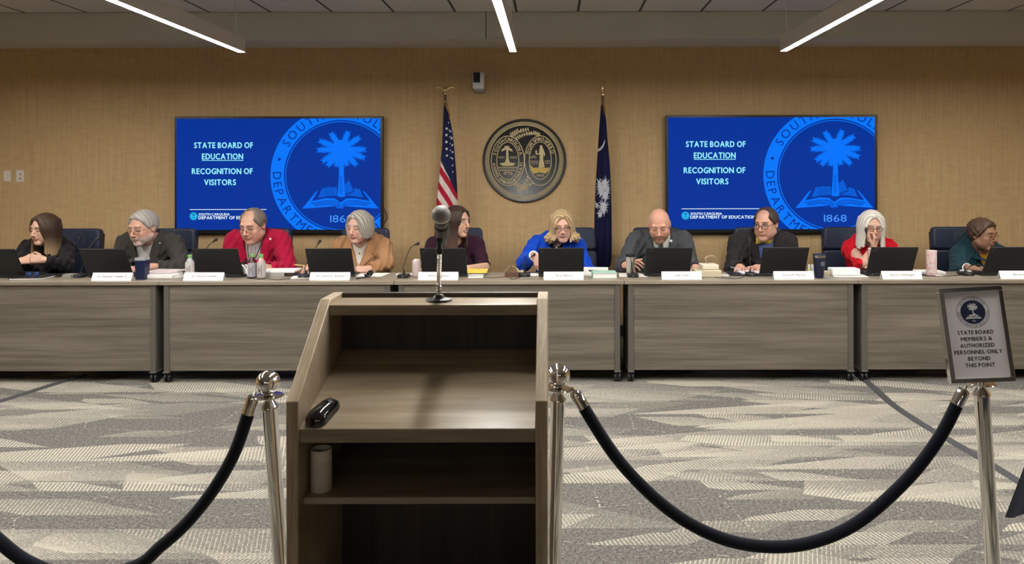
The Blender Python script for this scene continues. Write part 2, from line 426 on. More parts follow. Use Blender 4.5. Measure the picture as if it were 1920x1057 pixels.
def struct(name, x0, x1, y0, y1, z0, z1, m):
    o = MB().box(x0, x1, y0, y1, z0, z1).build(name, m, smooth=None); o['kind'] = 'structure'; return o
struct('floor', X_L - .1, X_R + .1, Y_B - .1, Y_WALL + .1, -0.1, 0.0, M_carpet)
struct('ceiling', X_L - .1, X_R + .1, Y_B - .1, Y_WALL + .1, Z_CEIL, Z_CEIL + .1, M_ceil)
struct('wall_back', X_L - .1, X_R + .1, Y_WALL, Y_WALL + .1, 0.0, Z_CEIL, M_wall)
struct('wall_left', X_L - .1, X_L, Y_B, Y_WALL, 0.0, Z_CEIL, M_wall)
struct('wall_right', X_R, X_R + .1, Y_B, Y_WALL, 0.0, Z_CEIL, M_wall)
struct('wall_front', X_L - .1, X_R + .1, Y_B - .1, Y_B, 0.0, Z_CEIL, paint('rear_wall_paint', srgb(96, 90, 84)))
b = struct('trim_1', X_L, X_R, Y_BEAM, Y_WALL, Z_SOF, Z_CEIL, M_beam)
xs = at(911, 40, Y_BEAM).x
struct('trim_2', xs - .004, xs + .004, Y_BEAM - .003, Y_BEAM, Z_SOF, Z_CEIL, mat('seam', srgb(96, 94, 90), .8))
x0, x1 = at(926, 50, Y_BEAM).x, at(948, 50, Y_BEAM).x
struct('trim_3', x0, x1, Y_BEAM - .008, Y_BEAM, Z_SOF + .012, Z_SOF + .13, M_beam)
struct('baseboard_back', X_L, X_R, Y_WALL - .012, Y_WALL, 0.0, 0.1, mat('baseboard', (0.03, 0.03, 0.032), .5))

# ================================================================ PENDANT LIGHTS (the only lamps; those out of view are added for brightness)
M_diff = mat('lamp_diffuser', (1.0, 0.97, 0.925), 0.5, emit=LAMP_STRENGTH)
M_house = mat('lamp_housing', srgb(200, 194, 186), 0.45)
def pendant(x, y0, y1, label, z=2.395):
    t = thing('pendant_light', label, 'ceiling light', (x, y1, z), 'linear pendant lights')
    w, h = 0.0225, 0.105
    m = MB(); m.box(x - w - .0025, x + w + .0025, y0, y1, z + .006, z + h)
    for s_ in (-1, 1): m.box(x + s_ * (w + .00125) - .00125, x + s_ * (w + .00125) + .00125, y0, y1, z - .0004, z + .006)
    for yy in (y0, y1 - .003): m.box(x - w, x + w, yy, yy + .003, z - .0004, z + .006)
    m.build('housing', M_house, t, smooth=None, bevel=.002)
    m = MB(); m.box(x - w, x + w, y0 + .0032, y1 - .0032, z, z + .006); m.build('diffuser', M_diff, t, smooth=None)
    for yy in (y1 - .09, y0 + .5):
        pts = [Vector((x - .01 * math.sin(math.pi * i / 10), yy, z + h + (Z_CEIL - z - h) * i / 10)) for i in range(11)]
        MB().tube(pts, .0028, 8).build('suspension_cord', mat('cord_white', (.75, .75, .73), .5), t)
    return t
LX = [at(454, 97, 5.5).x, at(962, 98, 5.5).x, at(1469, 96, 5.5).x]
for x, w in zip(LX, ('left', 'middle', 'right')):
    pendant(x, 2.0, 5.5, {'left': 'long white linear pendant light hanging over the left television side', 'middle': 'white linear pendant light hanging in front of the wall camera', 'right': 'long white linear pendant light hanging over the right television side'}[w])
for x, w in ((LX[0] - 1.97, 'left'), (LX[2] + 1.97, 'right')):
    pendant(x, 2.0, 5.5, 'linear pendant light added unseen outside the %s picture edge for brightness' % w)  # unseen lamps, added at the same spacing to brighten the wall ends
for x, w in zip(LX, ('left', 'middle', 'right')):
    pendant(x, -5.0, -3.9, 'linear pendant light added unseen behind the camera for brightness, %s row' % w)  # unseen row added behind the camera for some light from the front

# ================================================================ TABLES
M_lam = wood('table_laminate', srgb(88, 80, 71), srgb(109, 101, 90), srgb(129, 121, 108), 'x')
M_ttop = wood('table_top_laminate', srgb(122, 112, 98), srgb(140, 130, 114), srgb(156, 146, 130), 'x', rough=.38, scale=1.3, seedloc=4)
M_leg = mat('leg_grey', srgb(92, 88, 82), 0.45); M_dark = mat('leg_recess', (0.02, 0.02, 0.022), 0.6)
JX = [(297 - PX0) * T_Y0 / FPX, (738 - PX0) * T_Y0 / FPX, (1170 - PX0) * T_Y0 / FPX, (1609 - PX0) * T_Y0 / FPX]
JX = [JX[0] - 1.68] + JX + [JX[3] + 1.68]
TL = ['grey woodgrain table at the left edge of the row', 'grey woodgrain table second from left, behind the left rope', 'grey woodgrain table in the middle, behind the lectern',
      'grey woodgrain table under the steel and navy tumblers, right of the lectern', 'grey woodgrain table at the right edge, behind the framed sign']
for i in range(5):
    a, c = JX[i] + .0015, JX[i + 1] - .0015
    t = thing('training_table', TL[i], 'table', ((a + c) / 2, T_Y0 + .2, 0), 'row of meeting tables')
    MB().box(a, c, T_Y0, T_Y1, T_Z - .027, T_Z).build('table_top', M_ttop, t, smooth=None, bevel=.003)
    p0, p1 = a + .028, c - .028
    MB().box(p0 + .038, p1 - .038, T_Y0 + .018, T_Y0 + .036, 0.085, T_Z - .031).build('modesty_panel', M_lam, t, smooth=None, bevel=.002)
    for s, x in ((1, p0), (-1, p1)):
        m = MB(); xa, xb = min(x, x + s * .038), max(x, x + s * .038)
        m.box(xa, xb, T_Y0 + .012, T_Y0 + .4, 0.08, T_Z - .027)
        leg = m.build('leg', M_leg, t, smooth=None, bevel=.002)
        m = MB(); m.box(xa - .004, xb + .004, T_Y0 + .0, T_Y0 + .44, .072, .082); m.build('foot', M_leg, leg, smooth=None, bevel=.003)
        for yy in (T_Y0 + .04, T_Y0 + .38):
            m = MB(); xm = (xa + xb) / 2
            for d in (-.014, .014):
                m.lathe([(.001, -.007), (.03, -.007), (.032, 0), (.03, .007), (.001, .007)], (xm + d, yy, .032), 16, Matrix.Rotation(math.pi / 2, 3, 'Y'))
            m.box(xm - .006, xm + .006, yy - .012, yy + .012, .03, .073)
            m.build('caster', M_black, leg)

# ================================================================ CHAIRS
M_lea = mat('navy_leather', srgb(36, 44, 62), 0.42, spec=.4); NT(M_lea).bump(NT(M_lea).noise(NT(M_lea).pos(), 180, 2), .12, .001)
M_lea2 = mat('embossed_leather', srgb(58, 64, 78), 0.5)
def rrect(w, h, r, n=5, taper=1.0):
    pts = []
    for cx, cz, a0 in ((w / 2 - r, h - r, 0), (-w / 2 + r, h - r, 90), (-w / 2 * taper + r, r, 180), (w / 2 * taper - r, r, 270)):
        for i in range(n + 1):
            a = math.radians(a0 + 90 * i / n); pts.append((cx + r * math.cos(a), cz + r * math.sin(a)))
    return pts
def make_chair():
    t = thing('conference_chair', '', 'chair', (0, 0, 0), 'navy high-back chairs behind the tables')
    T = Matrix.Translation((0, 0.0, 0.0)) @ Matrix.Rotation(math.radians(-6), 4, 'X')
    def pad(z0, h, w, taper, d):
        m = MB(); m.prism([(p[0], p[1] + z0) for p in rrect(w, h, .035, 5, taper)], -d / 2, d / 2, 'xz', T); return m
    MB().box(-.2, .2, .035, .06, .45, 1.0, T).build('back_shell', M_blackm, t, smooth=None, bevel=.01)
    pad(.50, .342, .43, 1.02, .08).build('lower_back_pad', M_lea, t, smooth=40, bevel=.018)
    up = pad(.846, .194, .405, 1.05, .082).build('upper_back_pad', M_lea, t, smooth=40, bevel=.018)
    m = MB()
    for r in (.062, .046):
        m.tube([T @ Vector((.03 + r * math.cos(a), -.0425, .945 + r * math.sin(a))) for a in [2 * math.pi * i / 36 for i in range(36)]], .0022, 6, closed=True)
    m.box(.026, .034, -.0445, -.04, .915, .96, T); 
    for k in range(7):
        a = math.radians(20 + 140 * k / 6); m.tube([T @ Vector((.03, -.043, .958)), T @ Vector((.03 + .03 * math.cos(a), -.043, .958 + .024 * math.sin(a)))], [.003, .0012], 6)
    m.build('embossed_seal', M_lea2, up)
    m = MB(); m.prism(rrect(.48, .46, .07), 0, .075, 'xy'); o = m.build('seat', M_lea, t, smooth=40, bevel=.02)
    o.data.transform(Matrix.Translation((0, -.45, .40)))
    for s in (-1, 1):
        MB().tube([(s * .24, -.02, .43), (s * .275, -.04, .5), (s * .275, -.06, .62), (s * .275, -.3, .62), (s * .27, -.33, .56), (s * .24, -.33, .43)], .014, 8).build('armrest', M_black, t)
    MB().lathe([(.03, .08), (.03, .3), (.06, .38), (.12, .4)], (0, -.2, 0), 16).build('gas_column', M_black, t)
    for k in range(5):
        a = 2 * math.pi * k / 5 + .3; d = Vector((math.cos(a), math.sin(a), 0))
        m = MB(); m.tube([Vector((0, -.2, .1)), Vector((0, -.2, .075)) + d * .28], [.028, .018], 8); m.ball(Vector((0, -.2, .028)) + d * .28, .028, 12, 8)
        m.build('base_spoke', M_black, t)
    return t
CH_SPEC = [(128, 425, 'navy leather chair beside the woman in the black top, its embossed seal showing'),
  (309, 431, 'navy leather chair behind the bearded man in the dark grey jacket'),
  (491, 427, 'navy leather chair behind the man in the red jacket'),
  (678, 427, 'navy leather chair behind the grey-haired woman in the camel jacket'),
  (857, 428, 'navy leather chair behind the woman in the dark purple dress'),
  (1072, 424, 'navy leather chair between the woman in the blue jacket and the dark blue flag'),
  (1235, 430, 'navy leather chair behind the bald man in the grey suit'),
  (1428, 425, 'navy leather chair behind the man with the yellow bow tie'),
  (1598, 421, 'navy leather chair behind the white-haired woman in red'),
  (1806, 431, 'navy leather chair behind the woman in the teal jacket at the right end')]
Y_CH = 6.36
ch0 = make_chair()
for i, (px, py, lab) in enumerate(CH_SPEC):
    p = at(px, py, Y_CH - .03); loc = (p.x, Y_CH, 0)
    if i == 0: ch0.location = loc; ch0['label'] = lab; first = ch0
    else: copy_tree(ch0, loc, 0, lab)

# ================================================================ LECTERN
M_lw = wood('lectern_laminate', srgb(120, 105, 86), srgb(148, 132, 109), srgb(170, 154, 130), 'x', rough=.32, scale=1.2, seedloc=9)
M_lv = wood('lectern_edge', srgb(140, 123, 100), srgb(170, 152, 126), srgb(192, 175, 149), 'd', rough=.36, scale=1.2, seedloc=2)
LXL, LXR, LY1, LY2, LY3 = -.650, -.012, 1.82, 2.09, 2.22
lec = thing('lectern', 'grey-brown wood lectern with slanted desk and open shelves, standing in front of the tables', 'lectern', ((LXL + LXR) / 2, 2.0, 0))
side = [(LY1, .0), (LY3, .0), (LY3, 1.137), (LY2, 1.137), (LY1, .931)]
TH = .030
for a in (LXL, LXR - TH): MB().prism(side, a, a + TH, 'yz').build('side_panel', M_lv, lec, smooth=None, bevel=.0025)
ia, ib = LXL + TH, LXR - TH
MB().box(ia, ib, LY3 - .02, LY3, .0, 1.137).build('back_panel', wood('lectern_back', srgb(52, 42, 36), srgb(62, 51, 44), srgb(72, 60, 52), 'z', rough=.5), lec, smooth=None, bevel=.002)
MB().box(ia, ib, 2.072, LY3 - .02, 1.094, 1.124).build('top_shelf', M_lw, lec, smooth=None, bevel=.003)
MB().prism([(LY1 + .008, .862), (LY3 - .022, .972), (LY3 - .022, .943), (LY1 + .036, .828), (LY1 + .008, .828)], ia, ib, 'yz').build('slanted_desk', M_lw, lec, smooth=None, bevel=.002)
for z, nm in ((.668, 'shelf'), (.30, 'shelf'), (.06, 'shelf')):
    MB().box(ia, ib, LY1 + .03, LY3 - .02, z, z + .017).build(nm, M_lw, lec, smooth=None, bevel=.002)
m = MB(); m.ball(at(566, 798, 1.85), (.004, .004, .003), 8, 6); m.tube([at(566, 798, 1.85), at(571, 801, 1.84)], .0018, 6); m.build('screw', M_chrome, lec)

# lectern microphone
P = lambda px, py, Y=2.135: at(px, py, Y)
gm = thing('gooseneck_microphone', 'silver ball microphone on a ribbed chrome gooseneck stand on the lectern top', 'microphone', (P(823, 562).x, 2.135, 1.124))
bx, by = gm.location.x, 2.135
MB().lathe([(.036, 0), (.037, .003), (.035, .006), (.018, .009), (.014, .016), (.011, .018)], (bx, by, 1.124), 28).build('base_flange', M_black, gm)
pts = [Vector((bx, by, 1.142)), Vector((bx, by, 1.17)), Vector((bx - .0005, by, 1.2)), Vector((bx + .001, by, 1.235)), Vector((bx + .0025, by, 1.262))]
prof = []; L = 56
path = [Vector((bx, by, 1.140)).lerp(Vector((bx + .002, by, 1.262)), i / L) for i in range(L + 1)]
MB().tube(path, [(.0085 if i in (6, 12) else (.0062 if i < 13 else (.0074 if i % 2 else .0064))) for i in range(L + 1)], 14).build('gooseneck', M_chrome, gm)
MB().lathe([(.008, 0), (.0105, .004), (.0105, .016), (.008, .02), (.0075, .034), (.011, .036), (.011, .046), (.006, .05)], (bx + .002, by, 1.258), 18).build('swivel', M_black, gm)
ball = P(827, 402, 2.05); tail = Vector((bx + .004, by + .055, 1.285)); ax = (tail - ball).normalized()
Rm = Vector((0, 0, 1)).rotation_difference(ax).to_matrix()
MB().lathe([(.0165, .024), (.0195, .03), (.0195, .04), (.0165, .06), (.013, .12), (.012, .17), (.001, .171)], ball, 22, Rm).build('handle', mat('mic_body', (.09, .09, .09), .35), gm)
MB().lathe([(.0205, .062), (.0215, .066), (.0205, .10), (.019, .12), (.0165, .12)], ball, 22, Rm).build('clip', mat('clip_grey', (.05, .05, .052), .4), gm)
m_mesh = mat('mic_grille', (.52, .50, .46), .5, .55); nn = NT(m_mesh)
w1 = nn.n('ShaderNodeTexVoronoi'); w1.inputs['Scale'].default_value = 520; nn.l(nn.pos(), w1.inputs['Vector'])
nn.bump(w1.outputs['Distance'], .45, .0015); nn.l(nn.ramp(w1.outputs['Distance'], [(.15, (.42, .41, .39)), (.7, (.22, .215, .205))]), nn.b.inputs['Base Color'])
MB().ball(ball, (.0255, .0255, .0255), 32, 20).build('grille', m_mesh, gm, smooth=180)
MB().lathe([(.0258, .0035), (.0262, .006), (.0258, .0085)], ball, 30, Rm).build('grille_band', M_brush, gm)

# paper tube on the shelf, pointer on the desk
p = at(602.5, 909, 1.90); r = .0262
t = thing('paper_cup_tube', 'cream cardboard tube standing on the lectern shelf', 'tube', (p.x, 1.90, .685))
MB().lathe([(r * .92, 0), (r, .002), (r, .104), (r * .9, .104), (r * .9, .006), (.0005, .006)], (p.x, 1.90, .685), 32).build('tube_wall', mat('cream_board', srgb(214, 203, 184), .7), t)
MB().lathe([(r + .0004, .0), (r + .0004, .078)], (p.x, 1.90, .685), 32).build('wrap', mat('cream_wrap', srgb(205, 193, 172), .75), t)
sl = math.atan2(.11, .37)
pc = at(607, 786, 1.885)
def deskz(y): return .862 + (y - LY1 - .008) * .11 / .37
t = thing('computer_mouse', 'glossy black wireless mouse lying on the lectern desk', 'mouse', (pc.x, 1.885, deskz(1.885)))
Mm = Matrix.Translation((pc.x, 1.885, deskz(1.885))) @ Matrix.Rotation(sl, 4, 'X') @ Matrix.Rotation(math.radians(-16), 4, 'Z')
def mouse(z0, sc, k0, k1, nm, mt, h=.03):
    m = MB(); rows = []
    for i in range(15):
        v = k0 + (k1 - k0) * i / 14; w = .027 * (1 - abs(v * 1.0) ** 5) ** .5 * sc * (1 - .12 * v) if abs(v) < 1 else .0005
        hh = h * (1 - abs(v) ** 3.4) ** .6 * (1 - .18 * v) if abs(v) < 1 else 0
        row = []
        for j in range(13):
            a = math.pi * j / 12; row.append(Mm @ Vector((-w * math.cos(a), v * .056, z0 + hh * math.sin(a) ** .7)))
        rows.append(row)
    m.sheet(rows); return m.build(nm, mt, t, smooth=180)
M_gloss = mat('gloss_black', (.01, .01, .011), .12, coat=.6)
mouse(0.0005, 1.0, -.999, .999, 'shell', M_gloss)
mouse(.0012, .93, .30, .95, 'button_plate', M_black, .0305)
MB().lathe([(.001, -.003), (.007, -.003), (.007, .003), (.001, .003)], Mm @ Vector((0, .034, .022)), 14, Mm.to_3x3() @ Matrix.Rotation(math.pi / 2, 3, 'Y')).build('scroll_wheel', M_chrome, t)

# ================================================================ STANCHIONS AND ROPES
M_velvet = mat('navy_velvet', srgb(14, 17, 26), .9, spec=.1, sheen=.15)
def stanchion(px_top, py_top, px_low, Y, label, ball=True, py_fl=735):
    top = at(px_top, py_top, Y); low = at(px_low, 1057, Y)
    d = (top - low); d = d / d.z; base = low - d * low.z
    t = thing('rope_stanchion', label, 'stanchion', (base.x, Y, 0), 'chrome rope stanchions')
    A = Vector((d.x, d.y, 1)).normalized(); Rm = Vector((0, 0, 1)).rotation_difference(A).to_matrix()
    H = (top.z) / A.z
    MB().lathe([(.165, 0), (.168, .006), (.16, .014), (.06, .034), (.035, .045), (.026, .05)], (base.x, Y, 0), 40).build('base', M_chrome, t)
    MB().lathe([(.0238, .03), (.0238, H - .024), (.0268, H - .022), (.0262, H - .016), (.0125, H + .005), (.011, H + .017)], (base.x, Y, 0), 28, Rm).build('pole', M_chrome, t)
    fl = base + A * (H + .017)
    m = MB(); Rt = Rm @ Matrix.Rotation(math.radians(4), 3, 'Y')
    m.lathe([(.007, -.003), (.044, -.0025), (.0465, 0), (.044, .003), (.007, .0035)], fl, 36, Rt); m.build('ring_plate', M_chrome, t)
    if ball:
        MB().lathe([(.010, 0), (.018, .005), (.015, .012)], fl, 20, Rm).build('collar', M_chrome, t)
        MB().ball(fl + A * .044, .0385, 32, 20).build('ball_finial', M_chrome, t, smooth=180)
    return t, fl
st1, f1 = stanchion(505, 752, 527, 2.42, 'chrome ball-top stanchion standing at the left side of the lectern')
st2, f2 = stanchion(1046, 738, 1038, 2.43, 'chrome ball-top stanchion standing at the right side of the lectern')
st3, f3 = stanchion(1840, 728, 1862, 2.48, 'chrome stanchion carrying the framed sign at the right', ball=False)
st0, f0 = stanchion(-205, 745, -215, 2.42, 'chrome ball-top stanchion beyond the left picture edge')
def rope(pts, label):
    t = thing('velvet_rope', label, 'rope', tuple(pts[len(pts) // 2]), 'dark velvet ropes')
    n = 60; P0 = [Vector(p) for p in pts]; q = []
    for i in range(n + 1):                                   # Catmull-Rom through the points
        u = i / n * (len(P0) - 1); k = min(int(u), len(P0) - 2); f = u - k
        a, b_, c, d = P0[max(k - 1, 0)], P0[k], P0[k + 1], P0[min(k + 2, len(P0) - 1)]
        q.append(.5 * ((2 * b_) + (c - a) * f + (2 * a - 5 * b_ + 4 * c - d) * f * f + (3 * b_ - a - 3 * c + d) * f ** 3))
    MB().tube(q, .0200, 16).build('rope_body', M_velvet, t, smooth=180)
    return t, q
def rope_end(t, rp, rdir, fl):
    rdir = rdir.normalized(); Rm = Vector((0, 0, 1)).rotation_difference(-rdir).to_matrix()
    e = MB(); e.lathe([(.0212, -.014), (.020, 0), (.020, .034), (.016, .044), (.005, .046), (.005, .06)], rp, 20, Rm); e.build('end_ferrule', M_chrome, t)
    tip = rp - rdir * .058
    MB().tube([tip, tip.lerp(fl, .55) + Vector((0, -.012, 0)), fl + Vector((0, -.006, 0))], [.0043, .0054, .0036], 10).build('hook', M_chrome, t)
rp = [at(*a) for a in ((1090, 756, 2.42), (1160, 863, 2.42), (1250, 952, 2.43), (1340, 1004, 2.44), (1430, 1024, 2.45), (1520, 1017, 2.46), (1610, 978, 2.47), (1700, 899, 2.47), (1760, 822, 2.47), (1797, 752, 2.47))]
t, q = rope(rp, 'dark velvet rope hanging between the lectern and the framed sign')
rope_end(t, q[0], q[1] - q[0], f2 + Vector((.037, -.014, 0))); rope_end(t, q[-1], q[-2] - q[-1], f3 + Vector((-.037, -.014, 0)))
rp = [at(*a, 2.41) for a in ((468, 767), (440, 848), (400, 918), (350, 980), (300, 1025), (255, 1060), (155, 1085), (60, 1057), (0, 1015), (-60, 955), (-120, 880), (-165, 770))]
t, q = rope(rp, 'dark velvet rope hanging left of the lectern, dipping below the picture')
rope_end(t, q[0], q[1] - q[0], f1 + Vector((-.037, -.014, 0))); rope_end(t, q[-1], q[-2] - q[-1], f0 + Vector((.037, -.014, 0)))

# framed sign on the third stanchion
sg = thing('framed_sign', 'white notice in a chrome frame on top of the right stanchion', 'sign', tuple(f3 + Vector((0, 0, .004))))
SW, SH, SD = .196, .306, .032
cS = at(1828, 626, 2.45)
Ms = Matrix.Translation(cS) @ Matrix.Rotation(math.radians(-8), 4, 'Z') @ Matrix.Rotation(math.radians(-4.2), 4, 'Y') @ Matrix.Rotation(math.radians(-9), 4, 'X')
m = MB(); fw = .0145
for x0, x1, z0, z1 in ((-SW / 2, SW / 2, SH / 2 - fw, SH / 2), (-SW / 2, SW / 2, -SH / 2, -SH / 2 + fw), (-SW / 2, -SW / 2 + fw, -SH / 2 + fw, SH / 2 - fw), (SW / 2 - fw, SW / 2, -SH / 2 + fw, SH / 2 - fw)):
    m.box(x0, x1, -SD / 2, SD / 2, z0, z1, Ms)
m.box(-SW / 2 + .004, SW / 2 - .004, SD / 2 - .004, SD / 2 - .001, -SH / 2 + .004, SH / 2 - .004, Ms)
m.build('frame', mat('mirror_frame', (.86, .85, .85), .12, 1.0), sg, smooth=None, bevel=.0015)
bot = Ms @ Vector((0, 0, -SH / 2)); MB().lathe([(.014, 0), (.014, .012), (.007, .016), (.007, .02)], f3, 16).build('sleeve', M_chrome, sg)
ps = MB(); ps.box(-SW / 2 + fw, SW / 2 - fw, -.006, -.004, -SH / 2 + fw, SH / 2 - fw, Ms); page = ps.build('notice_sheet', mat('notice_paper', (.86, .82, .84), .5), sg, smooth=None)
fs = lambda u, v: Ms @ Vector((u, -.0062, v))
fs2 = lambda u, v: Ms @ Vector((u, -.0067, v))
M_navy = mat('navy_print', srgb(28, 38, 74), .5); M_signink = mat('sign_ink', (.035, .033, .035), .5)
cu, cv, rr = .001, .071, .0505
g = G2(); g.ring((cu, cv), rr - .0012, rr); g.disc((cu, cv), rr * .76); g.build('seal_field', fs, M_navy, page)
g = G2(); g.arc_text('SOUTH CAROLINA', (cu, cv), rr * .88, .0075, 90, 120); g.arc_text('DEPARTMENT OF EDUCATION', (cu, cv), rr * .88, .0075, 270, 186, bottom=True); g.build('seal_lettering', fs, mat('seal_grey', (.16, .16, .2), .5), page)
g = G2(); k = rr * .72 / 440; palm_art(g, k, cu, cv); book_art(g, k, cu, cv); page_art(g, k, cu, cv); g.text('1868', cu, cv - 370 * k, 50 * k); g.build('seal_palm', fs2, mat('seal_white', (.8, .8, .8), .5), page)
g = G2()
for i, (s, w) in enumerate((('STATE BOARD', .094), ('MEMBERS &', .082), ('AUTHORIZED', .090), ('PERSONNEL ONLY', .126), ('BEYOND', .058), ('THIS POINT', .078))):
    g.text(s, 0, .000 - .0209 * i, .0119, 1, width=w * 1.17)
g.build('notice_lettering', fs, M_signink, page)

# floor cable covers
M_rub = mat('rubber_grey', srgb(62, 62, 64), .7)
def floor_cover(pts, label, w=.045):
    P0 = []
    for px, py in pts:
        Y = FPX * CH / (py + (px - PX0) * ROLL - PY0); P0.append(at(px, py, Y))
    m = MB(); rows = []
    q = []
    for i in range(len(P0) * 6 - 5):
        u = i / 6; k = min(int(u), len(P0) - 2); f = u - k
        a, b_, c, d = P0[max(k - 1, 0)], P0[k], P0[k + 1], P0[min(k + 2, len(P0) - 1)]
        q.append(.5 * ((2 * b_) + (c - a) * f + (2 * a - 5 * b_ + 4 * c - d) * f * f + (3 * b_ - a - 3 * c + d) * f ** 3))
    for i, p_ in enumerate(q):
        tdir = (q[min(i + 1, len(q) - 1)] - q[max(i - 1, 0)]).normalized(); nn_ = Vector((-tdir.y, tdir.x, 0))
        rows.append([Vector((p_.x, p_.y, 0)) + nn_ * (w * s) + Vector((0, 0, z)) for s, z in ((-1, .001), (-.5, .011), (0, .013), (.5, .011), (1, .001))])
    m.sheet(rows); o = m.build('floor_cable_cover', M_rub, None, smooth=60); tag(o, label, 'cable cover', 'floor cable covers')
floor_cover([(1618, 709), (1640, 728), (1672, 757), (1725, 793), (1790, 831), (1850, 866), (1925, 912), (1990, 950)], 'dark grey cable cover curving across the carpet under the framed sign', .028)
floor_cover([(-60, 771), (0, 753), (60, 734), (120, 715), (160, 704)], 'dark grey cable cover on the carpet at the far left', .028)
# black cloth corner at the right edge
t = thing('draped_side_table', 'corner of a dark navy cloth hanging off a small table at the right picture edge', 'table', (1.67, 1.83, 0))
MB().box(1.325, 2.05, 1.62, 2.04, .70, .73).build('table_top', M_black, t, smooth=None)
for x in (1.38, 2.0):
    for y in (1.68, 1.98): MB().box(x - .02, x + .02, y - .02, y + .02, 0, .70).build('leg', M_black, t, smooth=None)
rows = []
cc = [(1.315, 1.61), (2.06, 1.61), (2.06, 2.05), (1.315, 2.05)]
def per(u):
    u = (u % 1) * 4; k = int(u); f = u - k; a, b_ = cc[k % 4], cc[(k + 1) % 4]; return a[0] + (b_[0] - a[0]) * f, a[1] + (b_[1] - a[1]) * f
for i in range(14):
    f = i / 13; row = []
    for j in range(161):
        u = j / 160; x, y = per(u); cxx, cyy = 1.69, 1.83
        corner = max(0, 1 - abs(((u * 4 + .5) % 1) - .5) * 5); 
        dx, dy = x - cxx, y - cyy; ln = math.hypot(dx, dy); out = f * (.02 + .055 * corner + .012 * math.sin(u * 90))
        row.append(Vector((x + dx / ln * out, y + dy / ln * out, .735 - f * (.15 + .05 * corner + .01 * math.sin(u * 60)))))
    rows.append(row)
mb = MB().sheet(rows); mb.box(1.315, 2.06, 1.61, 2.05, .7305, .735); mb.build('cloth', mat('navy_cloth', srgb(18, 19, 30), .9), t, smooth=60)

